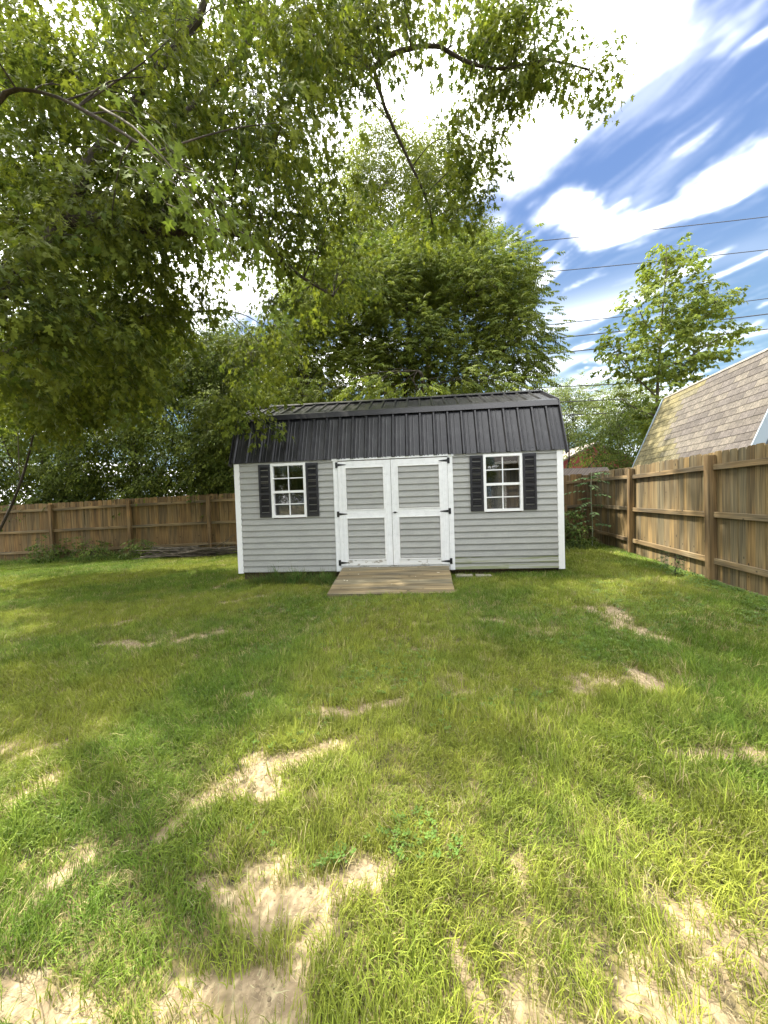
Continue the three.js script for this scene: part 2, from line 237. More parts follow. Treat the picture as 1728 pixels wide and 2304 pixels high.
  for (let i = 0; i < 70; i++) { const a = rr(3.62, 5.3), b = rr(-0.05, 0.10), c = Math.cos(SHED_YAW), s = Math.sin(SHED_YAW), x = SHED_AT.x + a * c + b * s, z = SHED_AT.z - a * s + b * c; T.push([x, groundY(x, z) - 0.01, z, rnd() * 6.3, rr(0.2, 0.5), rnd() * 6, rr(0, 0.25), rgb(0.085 * rr(0.8, 1.3), 0.150 * rr(0.8, 1.25), 0.03)]); }
  for (let i = 0; i < 520; i++) { const x = rr(-12.5, -2.8), z = -10.95 + (x + 5.1) * 0.04 + rr(-0.05, 0.75); T.push([x, groundY(x, z) - 0.01, z, rnd() * 6.3, rr(0.5, 1.25), rnd() * 6, rr(0, 0.4), rgb(0.095 * rr(0.8, 1.3), 0.155 * rr(0.8, 1.25), 0.028)]); }
  scatter('tall_grass', 'tall uncut grass at the foot of the shed and along the back fence', tall, blade, T);
  // dead straw lying on the worn soil
  const straw = [tuft(7, 0.03, 0.10, 0.0026, 0.06, 1.2)], S = [];
  for (let i = 0; i < 30000; i++) { const z = -Math.sqrt(rr(0.3, 34)), x = rr(-1, 1) * (1.03 * -z + 0.8); if (x > 4 || inShed(x, z) || inRamp(x, z)) continue; const w = worn(x, z); if (rnd() > 0.25 + w * 0.6) continue; const j = rr(0.7, 1.25); S.push([x, groundY(x, z) - 0.012 * w + 0.001, z, rnd() * 6.3, rr(0.25, 0.7), rnd() * 6.3, rr(1.0, 1.45), rgb(0.34 * j, 0.32 * j, 0.17 * j)]); }
  for (let i = 0; i < 26000; i++) { const z = -rr(0.55, 2.4), x = rr(-1, 1) * (1.03 * -z + 0.5), w = worn(x, z); if (rnd() > 0.06 + w) continue; const j = rr(0.6, 1.3); S.push([x, groundY(x, z) - 0.012 * w + 0.001, z, rnd() * 6.3, rr(0.16, 0.45), rnd() * 6.3, rr(1.0, 1.5), rgb(0.33 * j, 0.265 * j, 0.15 * j)]); }
  scatter('straw', 'dead straw and clippings lying on the worn soil', straw, plain(1, 1, 1, 0.9, { side: THREE.DoubleSide }), S, 'straw');
  // crumbs of soil and chips on the bare patches
  const crumb = new THREE.IcosahedronGeometry(0.004, 0), E = [];
  for (let i = 0; i < 60000; i++) { const z = -Math.sqrt(rr(0.35, 20)), x = rr(-1, 1) * (1.03 * -z + 0.4), w = worn(x, z); if (w < 0.25 || rnd() > w) continue; const j = rr(0.45, 1.2); E.push([x, groundY(x, z) - 0.012 * w + 0.001, z, rnd() * 6.3, Math.pow(rnd(), 3) * 1.6 + 0.35, 0, 0, rgb(0.25 * j, 0.19 * j, 0.115 * j), rr(0.4, 0.9)]); }
  scatter('soil_crumbs', 'loose crumbs of soil scattered over the bare patches', [crumb], plain(1, 1, 1, 0.95), E, 'soil');
  // broad little leaves of clover and creeping weeds near the fence
  const leaflets = []; for (let i = 0; i < 9; i++) { const g = new THREE.CircleGeometry(rr(0.008, 0.016), 6); g.rotateX(-Math.PI / 2 + gauss() * 0.5); g.rotateZ(gauss() * 0.5); const a = rnd() * 6.3, r = rr(0, 0.05); g.translate(Math.cos(a) * r, rr(0.015, 0.05), Math.sin(a) * r); g.deleteAttribute('uv'); leaflets.push(g); }
  const clover = mergeGeometries(leaflets), Q = [];
  for (let i = 0; i < 9000; i++) { const z = -rr(3.2, 9.6), along = 4.06 - (z + 3.5) * 0.195, x = along - Math.pow(rnd(), 2.2) * 1.7; if (x > along || inShed(x, z, 0.02) || inRamp(x, z)) continue; if (fbm(x * 2.2, z * 2.2 + 30, 3) < 0.47 && along - x > 0.35) continue; const near = along - x < 0.35 ? 1.15 : 1; if (rnd() < 0.45) continue; const j = rr(0.75, 1.25); Q.push([x, groundY(x, z), z, rnd() * 6.3, rr(0.4, 0.75) * near, 0, 0, rgb(0.105 * j, 0.19 * j, 0.035 * j)]); }
  for (let i = 0; i < 5200; i++) { const z = -rr(1.3, 5.5), x = rr(-0.4, 1) * -z; if (inShed(x, z) || inRamp(x, z) || x > 3.7 || worn(x, z) > 0.35 || fbm(x * 1.7 + 80, z * 1.7, 3) < 0.52) continue; const j = rr(0.75, 1.25); Q.push([x, groundY(x, z) + 0.012, z, rnd() * 6.3, rr(0.3, 0.55), 0, 0, rgb(0.11 * j, 0.20 * j, 0.035 * j)]); }
  scatter('clover', 'low broad-leaved clover and creeping weeds thickest beside the fence', [clover], blade, Q, 'ground cover');
}

// ---------------------------------------------------------------- the storage shed
{
  const shed = base('storage_shed', SHED_AT, 'gambrel-roofed storage shed with grey siding, white double doors and black metal roof', 'shed');
  shed.rotation.y = SHED_YAW;
  const W = 5.40, D = 2.70, H = 1.883, LAP = 0.1016;
  const stain = canvasTex(512, 128, (u, v) => { const n = fbm(u * 9, v * 2.5 + 4, 4), k = sstep(0.46, 0.72, n), fine = 0.96 + 0.06 * (vnoise(u * 200, v * 60) - 0.5); return [lerp(0.97, 0.80, k) * fine, lerp(0.97, 0.83, k) * fine, lerp(0.97, 0.66, k) * fine]; });
  stain.repeat.set(1, 1);
  const sidingMat = plain(0.392, 0.392, 0.372, 0.48, { map: tile(speckTex, 1.3, 1.3) }), sidingMat2 = plain(0.382, 0.382, 0.364, 0.50, { map: tile(speckTex, 1.1, 1.1) }), sidingStained = plain(0.385, 0.385, 0.345, 0.55, { map: tile(stain, 4, 0.6) });
  const paintTex = canvasTex(256, 256, (u, v) => { const g = 0.965 + 0.05 * (pnoise(u, v, 60, 4, 2) - 0.5) + 0.04 * (pnoise(u, v, 10, 10, 3) - 0.5), k = sstep(0.70, 0.86, pnoise(u, v, 26, 26, 4) * 0.6 + pnoise(u, v, 60, 60, 5) * 0.4); return [lerp(g, 0.80, k * 0.3), lerp(g, 0.79, k * 0.3), lerp(g, 0.76, k * 0.3)]; });
  const white = plain(0.84, 0.85, 0.85, 0.5, { map: tile(paintTex, 2, 2) }), vinylWhite = plain(0.82, 0.82, 0.81, 0.35), wornTex = canvasTex(256, 128, (u, v) => { const k = sstep(0.56, 0.78, fbm(u * 22, v * 8, 4)); return [lerp(0.96, 0.70, k), lerp(0.96, 0.68, k), lerp(0.95, 0.64, k)]; });
  const whiteWorn = plain(0.78, 0.78, 0.77, 0.6, { map: tile(wornTex, 1.2, 2) });
  const black = plain(0.012, 0.012, 0.016, 0.42), ironBlack = plain(0.010, 0.010, 0.011, 0.38), dark = plain(0.035, 0.03, 0.025, 0.9), ply = wood(0.26, 0.20, 0.13), skidMat = wood(0.16, 0.13, 0.09);
  const dustTex = canvasTex(512, 512, (u, v) => { const n = pnoise(u, v, 8, 8, 1) * 0.45 + pnoise(u, v, 24, 14, 2) * 0.3 + pnoise(u, v, 90, 50, 3) * 0.25, k = sstep(0.42, 0.75, n); return [lerp(0.62, 1, k), lerp(0.62, 1, k), lerp(0.62, 0.96, k)]; });
  const steel = plain(0.022, 0.022, 0.026, 0.30, { map: tile(dustTex, 0.9, 0.9) });
  // floor, skids, inner walls
  part(shed, 'floor', bx2(0.04, W - 0.04, -0.025, 0.0, -D + 0.04, -0.04), ply);
  for (const z of [-0.12, -0.9, -1.8, -D + 0.14]) part(shed, 'skid', bx2(0.06, W - 0.06, -0.15, -0.027, z - 0.05, z + 0.05, 'x'), skidMat);
  const win = [[0.637, 0.932], [4.176, 0.932]], WW = 0.61, WH = 0.92;
  const hole = (s, x0, x1, y0, y1) => { const h = new THREE.Path(); h.moveTo(x0, y0); h.lineTo(x0, y1); h.lineTo(x1, y1); h.lineTo(x1, y0); h.closePath(); s.holes.push(h); };
  const fs = new THREE.Shape(); fs.moveTo(0.01, 0); fs.lineTo(W - 0.01, 0); fs.lineTo(W - 0.01, H + 0.05); fs.lineTo(0.01, H + 0.05); fs.closePath(); for (const [x, y] of win) hole(fs, x + 0.035, x + WW - 0.035, y + 0.035, y + WH - 0.035);
  part(shed, 'wall_panel', uvMetres(flat(new THREE.ExtrudeGeometry(fs, { depth: 0.03, bevelEnabled: false })), 'y'), ply, [0, 0, -0.033]);
  part(shed, 'wall_panel', bx2(0.01, W - 0.01, 0, H + 0.05, -D + 0.003, -D + 0.03), ply);
  const gableAt = (y) => y <= H ? [-D, 0] : y < 2.66 ? (() => { const t = (y - H) / (2.66 - H), k = 0.02 + 0.29 * t; return [-D + k, -k]; })() : (() => { const t = clamp((y - 2.66) / (3.12 - 2.66)), k = 0.31 + (D / 2 - 0.31) * t; return [-D + k, -k]; })();
  for (const x of [0.004, W - 0.034]) {
    const s = new THREE.Shape([[0, 0], [0, H], [0.02, H], [0.31, 2.66], [D / 2, 3.12], [D - 0.31, 2.66], [D - 0.02, H], [D, H], [D, 0]].map(([z, y]) => new THREE.Vector2(z, y)));
    const g = new THREE.ExtrudeGeometry(s, { depth: 0.03, bevelEnabled: false }); g.rotateY(Math.PI / 2); part(shed, 'gable_wall', uvMetres(flat(g), 'y'), ply, [x, 0, 0]);
  }
  // lap siding, each course a plank
  const lapProfile = (h) => [[0, 0.0], [0.003, 0.0], [0.003, 0.009], [0.021, 0.0045], [0.022, 0.012], [0.0045, h], [0, h]];
  const plank = (parent, x0, x1, y, h, z, mat, name = 'siding_plank') => part(parent, name, prismX(lapProfile(Math.max(h, 0.03)).map(([a, b]) => [a, Math.min(b, Math.max(h, 0.03))]), x0, x1, rnd() * 3, rnd() * 3), mat, [0, y, z]);
  for (let k = 0; k < 19; k++) {
    const y = k * LAP, h = Math.min(LAP, H - y - 0.004); if (h < 0.02) continue;
    const inWin = y + h > 0.932 + 0.03 && y < 1.852 - 0.03;
    const pick = (right) => right && k < 2 ? sidingStained : rnd() < 0.5 ? sidingMat : sidingMat2;
    if (inWin) for (const [a, b, w] of [[0.08, 1.722, win[0][0]], [3.688, 5.32, win[1][0]]]) { plank(shed, a, w + 0.02, y, h, -0.001, pick(a > 3)); plank(shed, w + WW - 0.02, b, y, h, -0.001, pick(a > 3)); }
    else { plank(shed, 0.08, 1.722, y, h, -0.001, pick(false)); plank(shed, 3.688, 5.32, y, h, -0.001, pick(true)); }
  }
  for (const side of [0, 1]) for (let k = 0; k < 30; k++) {                // gable ends
    const y = k * LAP, [z0, z1] = gableAt(y + LAP), e = y < H - LAP ? 0.07 : 0.01; if (z1 - z0 < 0.2) continue;
    const g = prismX(lapProfile(LAP), 0, z1 - z0 - 2 * e), m = part(shed, 'siding_plank', g, rnd() < 0.5 ? sidingMat : sidingMat2);
    if (side) { m.rotation.y = Math.PI / 2; m.position.set(W - 0.004, y, z1 - e); } else { m.rotation.y = -Math.PI / 2; m.position.set(0.004, y, z0 + e); }
  }
  for (const [x0, x1] of [[-0.012, 0.082], [W - 0.082, W + 0.012]]) for (const zz of [0, 1]) {
    const s = x0 < 1 ? -1 : 1, L = [[x0, zz ? 0 : -D], [x1, zz ? 0 : -D]], xo = s < 0 ? x0 : x1;
    const zo = zz ? 0.018 : -D - 0.018, zi = zz ? -0.075 : -D + 0.075, a = new THREE.Shape(), xin = s < 0 ? x1 : x0, th = 0.012 * s;
    [[xin, zo], [xo, zo], [xo, zi], [xo - th, zi], [xo - th, zo + (zz ? -0.014 : 0.014)], [xin, zo + (zz ? -0.014 : 0.014)]].forEach(([x, z], i) => i ? a.lineTo(x, -z) : a.moveTo(x, -z));
    const g = new THREE.ExtrudeGeometry(a, { depth: H + 0.002, bevelEnabled: false }); g.rotateX(-Math.PI / 2); part(shed, 'corner_trim', uvMetres(flat(g), 'y', rnd()), vinylWhite, [0, -0.012, 0]);
  }
  // roof: four slopes of ribbed steel, 0.914 m panels with four tall ribs each
  const slopes = [[[0.035, 1.875], [-0.30, 2.70], steel, 'lower'], [[-0.285, 2.712], [-D / 2, 3.165], steel, 'upper'], [[-D + 0.285, 2.712], [-D / 2, 3.165], steel, 'upper'], [[-D - 0.035, 1.875], [-D + 0.30, 2.70], steel, 'lower']];
  for (const [[z0, y0], [z1, y1], mat, what] of slopes) {
    const back = z0 < -D / 2, len = Math.hypot(z1 - z0, y1 - y0), dir = [(z1 - z0) / len, (y1 - y0) / len], nrm = back ? [-dir[1], dir[0]].map((v, i) => i ? -v * -1 : v) : [dir[1], -dir[0]];
    const N = back ? [-Math.abs(dir[1]), Math.abs(dir[0])] : [Math.abs(dir[1]), Math.abs(dir[0])];
    // local frame of a panel: x across, y up the slope, z outward
    const mt = new THREE.Matrix4().makeBasis(V(back ? -1 : 1, 0, 0), V(0, dir[1], dir[0]), V(0, N[1], N[0]));
    for (let k = 0; k < 6; k++) {
      const pan = [bx2(0.001, 0.916, 0, len, -0.004, 0)];
      for (let r = 0; r < 4; r++) for (const o of [0.085, 0.145]) { const xx = r * 0.2286 + o; const s = new THREE.Shape([[xx - 0.012, 0], [xx + 0.012, 0], [xx + 0.006, 0.004], [xx - 0.006, 0.004]].map(([x, y]) => new THREE.Vector2(x, y))); const g = new THREE.ExtrudeGeometry(s, { depth: len, bevelEnabled: false }); g.applyMatrix4(new THREE.Matrix4().set(1, 0, 0, 0, 0, 0, 1, 0, 0, 1, 0, 0, 0, 0, 0, 1)); const q = g.index ? g.toNonIndexed() : g; pan.push(uvMetres(q, 'y')); }
      const flatPan = mergeGeometries(pan.map((g) => flat(g.index ? g.toNonIndexed() : g)));
      const p = part(shed, 'roof_panel', flatPan, mat); p.applyMatrix4(mt); p.position.set(back ? 5.452 - k * 0.917 : -0.052 + k * 0.917, y0, z0);
      for (let r = 0; r < 4; r++) { const s = new THREE.Shape([[-0.030, 0.0005], [0.030, 0.0005], [0.013, 0.026], [-0.013, 0.026]].map(([x, y]) => new THREE.Vector2(x, y))); const g = new THREE.ExtrudeGeometry(s, { depth: len - 0.002, bevelEnabled: false }); g.applyMatrix4(new THREE.Matrix4().set(1, 0, 0, 0, 0, 0, 1, 0.001, 0, 1, 0, 0, 0, 0, 0, 1)); part(p, 'rib', uvMetres(flat(g.index ? g.toNonIndexed() : g), 'y'), mat, [r * 0.2286 + 0.034, 0, 0]); }
      if (what === 'lower' && !back) for (let r = 0; r < 4; r++) { const g = new THREE.CylinderGeometry(0.006, 0.007, 0.006, 8); g.rotateX(Math.PI / 2); part(p, 'screw', g, ironBlack, [r * 0.2286 + 0.19, 0.06, 0.003]); }
    }
  }
  const trimSteel = plain(0.014, 0.014, 0.017, 0.32);
  for (const zc of [-0.293, -D + 0.293]) { const s = zc > -1 ? 1 : -1; part(shed, 'roof_flashing', prismX([[zc + s * 0.055, 2.655], [zc + s * 0.060, 2.645], [zc + s * 0.016, 2.742], [zc - s * 0.09, 2.785], [zc - s * 0.09, 2.778], [zc + s * 0.010, 2.735]].map(([z, y]) => [z, y - 0.004]), -0.056, 5.456), trimSteel); }
  part(shed, 'ridge_cap', prismX([[-D / 2 + 0.16, 3.128], [-D / 2 + 0.16, 3.136], [-D / 2, 3.204], [-D / 2 - 0.16, 3.136], [-D / 2 - 0.16, 3.128], [-D / 2, 3.194]], -0.058, 5.458), trimSteel);
  for (const x of [-0.074, 5.456]) for (const [a, b, t] of [[[0.045, 1.855], [-0.30, 2.715], 0.1], [[-0.29, 2.725], [-D / 2, 3.185], 0.1], [[-D - 0.045, 1.855], [-D + 0.30, 2.715], 0.1], [[-D + 0.29, 2.725], [-D / 2, 3.185], 0.1]]) {
    const L = Math.hypot(b[0] - a[0], b[1] - a[1]), g = bx(0.018, t, L + 0.02), m = part(shed, 'rake_trim', g, trimSteel, [x + 0.009, (a[1] + b[1]) / 2 - 0.02, (a[0] + b[0]) / 2]); m.rotation.x = -Math.atan2(b[1] - a[1], b[0] - a[0]);
  }
  part(shed, 'fascia', bx2(0.08, W - 0.08, 1.862, 1.898, 0.006, 0.022, 'x'), plain(0.33, 0.335, 0.315, 0.5));
  // door surround
  part(shed, 'door_trim', bx2(1.72, 1.795, 0.0, 1.852, -0.002, 0.024, 'y', 0.3), white); part(shed, 'door_trim', bx2(3.612, 3.69, 0.0, 1.852, -0.002, 0.024, 'y', 0.8), white);
  part(shed, 'door_header', bx2(1.70, 3.71, 1.853, 1.884, -0.002, 0.034, 'x', 0.1), white); part(shed, 'threshold', bx2(1.797, 3.610, 0.0, 0.09, -0.002, 0.012, 'x', 0.5), whiteWorn);
  // the two doors
  const doors = [[1.799, 2.679, 1], [2.686, 3.608, -1]];
  for (const [x0, x1, s] of doors) {
    const d = sub(shed, 'door'), lo = 0.095, hi = 1.837, o = s > 0 ? 0.118 : 0.098, i = s > 0 ? 0.108 : 0.125;
    part(d, 'backing', bx2(x0, x1, lo, hi, -0.002, 0.006), white);
    part(d, 'stile', bx2(x0, x0 + o, lo, hi, 0.006, 0.028, 'y', rnd()), white); part(d, 'stile', bx2(x1 - i, x1, lo, hi, 0.006, 0.028, 'y', rnd()), white);
    for (const [a, b, m] of [[lo, lo + 0.092, whiteWorn], [0.90, 1.018, white], [hi - 0.098, hi, white]]) part(d, 'rail', bx2(x0 + o + 0.001, x1 - i - 0.001, a, b, 0.006, 0.0275, 'x', rnd(), rnd()), m);
    for (const [a, b] of [[lo + 0.092, 0.90], [1.018, hi - 0.098]]) {
      const xa = x0 + o, xb = x1 - i;
      for (const [p, q, r, t] of [[xa, xa + 0.017, a, b], [xb - 0.017, xb, a, b], [xa + 0.017, xb - 0.017, a, a + 0.017], [xa + 0.017, xb - 0.017, b - 0.017, b]]) part(d, 'bead', bx2(p + 0.0005, q - 0.0005, r + 0.0005, t - 0.0005, 0.006, 0.034), vinylWhite);
      for (let y = b - 0.017; y > a + 0.03; y -= LAP) { const h = Math.min(LAP, y - a - 0.0175); plank(d, xa + 0.018, xb - 0.018, y - h, h, 0.006, rnd() < 0.5 ? sidingMat : sidingMat2); }
    }
    for (const y of [hi - 0.055, 0.962, lo + 0.05]) {                      // T hinges
      const hx = s > 0 ? x0 - 0.004 : x1 + 0.004;
      const outline = [[0.008, -0.021], [0.135, -0.006], [0.150, 0], [0.135, 0.006], [0.008, 0.021]].map(([x, yy]) => new THREE.Vector2(x * s, yy)); if (s < 0) outline.reverse();
      const strap = new THREE.ExtrudeGeometry(new THREE.Shape(outline), { depth: 0.004, bevelEnabled: false });
      const pin = new THREE.CylinderGeometry(0.007, 0.007, 0.095, 8);
      part(d, 'hinge', mergeGeometries([strap.translate(0, 0, 0.0290), bx2(Math.min(0, -s * 0.034), Math.max(0, -s * 0.034), -0.047, 0.047, 0.0255, 0.0315), pin.translate(0, 0, 0.033)].map((g) => flat(g.index ? g.toNonIndexed() : g))), ironBlack, [hx, y, 0]);
    }
  }
  { const h = new THREE.Shape(); h.moveTo(-0.052, 0); h.quadraticCurveTo(-0.012, 0.006, 0, 0.02); h.quadraticCurveTo(0.012, 0.006, 0.052, 0); h.quadraticCurveTo(0.012, -0.006, 0, -0.02); h.quadraticCurveTo(-0.012, -0.006, -0.052, 0); const plate = new THREE.ExtrudeGeometry(h, { depth: 0.006, bevelEnabled: false }); const knob = new THREE.TorusGeometry(0.012, 0.004, 6, 12); part(shed, 'door_handle', mergeGeometries([plate, knob.translate(0, 0, 0.012)].map((g) => flat(g.index ? g.toNonIndexed() : g))), ironBlack, [2.735, 0.965, 0.0285]); }
  // windows
  const glass = new THREE.MeshPhysicalMaterial({ color: 0xffffff, roughness: 0.02, transmission: 1, thickness: 0, ior: 1.52 }), screenMat = plain(0.055, 0.055, 0.052, 0.9, { transparent: true, opacity: 0.55 });
  for (const [x, y] of win) {
    const w = sub(shed, 'window'), z0 = -0.034, z1 = 0.030, f = 0.042;
    for (const [a, b, c, d, n] of [[0, f, 0, WH, 'frame'], [WW - f, WW, 0, WH, 'frame'], [f, WW - f, 0, f, 'sill'], [f, WW - f, WH - f, WH, 'frame']]) part(w, n, bx2(x + a, x + b, y + c, y + d, z0, z1 + (n === 'sill' ? 0.004 : 0)), vinylWhite);
    const mid = y + WH * 0.475; part(w, 'meeting_rail', bx2(x + f, x + WW - f, mid - 0.02, mid + 0.02, z0 + 0.01, z1 - 0.006), vinylWhite);
    for (const [a, b, zz, lower] of [[y + f, mid - 0.02, -0.018, true], [mid + 0.02, y + WH - f, 0.004, false]]) {
      const xa = x + f, xb = x + WW - f, xm = (xa + xb) / 2, ym = (a + b) / 2, t = 0.008;
      for (const [p, q] of [[xa, xm - t], [xm + t, xb]]) for (const [r, v] of [[a, ym - t], [ym + t, b]]) part(w, 'pane', bx2(p + 0.0005, q - 0.0005, r + 0.0005, v - 0.0005, zz - 0.0015, zz + 0.0015), glass);
      part(w, 'muntin', bx2(xm - t, xm + t, a + 0.0005, b - 0.0005, zz - 0.007, zz + 0.009), vinylWhite); part(w, 'muntin', bx2(xa + 0.0005, xm - t - 0.0005, ym - t, ym + t, zz - 0.006, zz + 0.0085), vinylWhite); part(w, 'muntin', bx2(xm + t + 0.0005, xb - 0.0005, ym - t, ym + t, zz - 0.006, zz + 0.0085), vinylWhite);
      if (lower) part(w, 'insect_screen', bx2(xa + 0.001, xb - 0.001, a + 0.001, b - 0.001, -0.030, -0.0295), screenMat);
    }
    for (const [sx0, sx1] of [[x - 0.212, x - 0.006], [x + WW + 0.006, x + WW + 0.212]]) {   // louvred shutters
      const s = sub(shed, 'shutter'), ya = y + 0.012, yb = y + 0.908, za = 0.010, zb = 0.036, b = 0.034, midY = ya + 0.40;
      part(s, 'backing', bx2(sx0 + 0.002, sx1 - 0.002, ya + 0.002, yb - 0.002, za, za + 0.006), black);
      for (const [p, q, r, t] of [[sx0, sx0 + b, ya, yb], [sx1 - b, sx1, ya, yb]]) part(s, 'stile', bx2(p, q, r, t, za, zb), black);
      for (const [r, t] of [[ya, ya + 0.055], [midY - 0.02, midY + 0.02], [yb - 0.045, yb]]) part(s, 'rail', bx2(sx0 + b, sx1 - b, r, t, za, zb - 0.001), black);
      const slat = prismX([[0.007, -0.014], [0.0085, -0.014], [0.0245, 0.0], [0.0245, 0.003], [0.022, 0.004], [0.007, -0.008]].map(([z, yy]) => [z + za, -yy]), sx0 + b, sx1 - b);
      for (const [r, t] of [[ya + 0.055, midY - 0.02], [midY + 0.02, yb - 0.045]]) { const n = Math.round((t - r) / 0.0275); for (let k = 0; k < n; k++) part(s, 'slat', slat, black, [0, r + (k + 0.5) * (t - r) / n, 0]); }
    }
  }
}
// ---------------------------------------------------------------- ramp and stones
{
  const c = Math.cos(SHED_YAW), s = Math.sin(SHED_YAW), loc = (x, y, z) => V(SHED_AT.x + x * c + z * s, SHED_AT.y + y, SHED_AT.z - x * s + z * c);
  const foot = loc(2.705, 0, 1.13); foot.y = groundY(foot.x, foot.z);
  const ramp = base('wooden_ramp', loc(2.705, -0.134, 0.03), 'weathered plank ramp leading up to the white shed doors', 'ramp'); ramp.rotation.y = SHED_YAW;
  const boardMats = [wood(0.40, 0.375, 0.28), wood(0.44, 0.415, 0.31), wood(0.37, 0.345, 0.255), wood(0.46, 0.425, 0.315)];
  const y0 = 0.206, y1 = 0.030, run = 1.12, L = Math.hypot(run, y0 - y1), a = Math.atan2(y0 - y1, run), n = 8, bw = L / n;
  const variants = Array.from({ length: 4 }, (_, k) => { const g = chamfered(bw - 0.007, 1.752, 0.036, 0.004, 'x', k * 0.3, k * 0.7); return g; });
  for (let k = 0; k < n; k++) {
    const t = (k + 0.5) * bw, g = variants[k % 4], m = part(ramp, 'board', g, boardMats[(k * 7 + 1) % 4], [rr(-0.006, 0.006), y0 - Math.sin(a) * t - 0.018, Math.cos(a) * t]);
    m.rotation.x = a + Math.PI / 2;
  }
  for (const x of [-0.8, 0, 0.8]) part(ramp, 'stringer', prismX([[0.02, 0.0], [0.02, y0 - 0.042], [run - 0.12, y1 + 0.0 - 0.012], [run - 0.12, 0.0]].map(([z, y]) => [z, y]), x - 0.02, x + 0.02), boardMats[2]);
  part(ramp, 'toe_board', bx2(-0.876, 0.876, -0.03, y1 - 0.02, run - 0.025, run + 0.008, 'x'), boardMats[3]);
  // bits of dry leaf on the boards
  const leafG = () => { const s = new THREE.Shape(); const r = rr(0.016, 0.03); s.moveTo(-r, 0); s.quadraticCurveTo(-r * 0.2, r * 0.7, r, r * 0.1); s.quadraticCurveTo(0, -r * 0.6, -r, 0); const g = new THREE.ShapeGeometry(s, 4), p = g.attributes.position; for (let i = 0; i < p.count; i++) p.setZ(i, p.getX(i) ** 2 * 9 + p.getY(i) ** 2 * 12); g.rotateX(-Math.PI / 2); g.computeVertexNormals(); return g; };
  const pale = plain(0.55, 0.50, 0.38, 0.8, { side: THREE.DoubleSide });
  for (const [x, t] of [[1.98, 0.14], [2.42, 0.07], [2.55, 0.30], [2.85, 0.16], [2.40, 0.48], [1.98, 0.62], [2.02, 0.64], [3.25, 0.10], [3.4, 0.33], [2.15, 0.36], [3.05, 0.5], [2.7, 0.8]]) {
    const p = loc(x, -0.134 + y0 - Math.sin(a) * t + 0.002, 0.03 + Math.cos(a) * t), m = new THREE.Mesh(leafG(), pale); m.name = numbered('fallen_leaf'); m.position.copy(p); m.rotation.set(a, rnd() * 6.3, 0, 'YXZ'); scene.add(m); m.castShadow = true; tag(m, 'small pale dry leaf lying on the ramp boards', 'leaf', 'dry leaves on the ramp');
  }
  const stone = (x, z, w, d, h, label) => { const g = new THREE.BoxGeometry(w, h, d, 4, 2, 3), p = g.attributes.position; for (let i = 0; i < p.count; i++) { const q = 1 - 0.10 * (vnoise(p.getX(i) * 30 + x * 9, p.getZ(i) * 30) - 0.2); p.setXYZ(i, p.getX(i) * q, p.getY(i) * (0.8 + 0.3 * vnoise(p.getX(i) * 22 + 3, p.getZ(i) * 22)), p.getZ(i) * q); } uvMetres(g, 'y'); g.computeVertexNormals(); const q = loc(x, 0, z), m = new THREE.Mesh(g, plain(0.36, 0.33, 0.28, 0.9, { map: tile(speckTex, 4, 4) })); m.name = numbered('paving_stone'); m.position.set(q.x, groundY(q.x, q.z) + h * 0.30, q.z); m.rotation.y = SHED_YAW + gauss() * 0.1; m.castShadow = m.receiveShadow = true; scene.add(m); tag(m, label, 'stone', 'flat stones under the shed front'); };
  stone(3.82, 0.10, 0.27, 0.16, 0.06, 'flat grey stone lying right beside the top of the ramp');
  stone(4.12, 0.13, 0.24, 0.14, 0.055, 'flat tan stone under the shed wall, second from the ramp');
  stone(1.70, 0.12, 0.09, 0.07, 0.06, 'small pale stone by the ramp in the tall grass');
  stone(1.74, 0.30, 0.07, 0.06, 0.05, 'tiny rounded stone against the grassy side of the ramp');
}
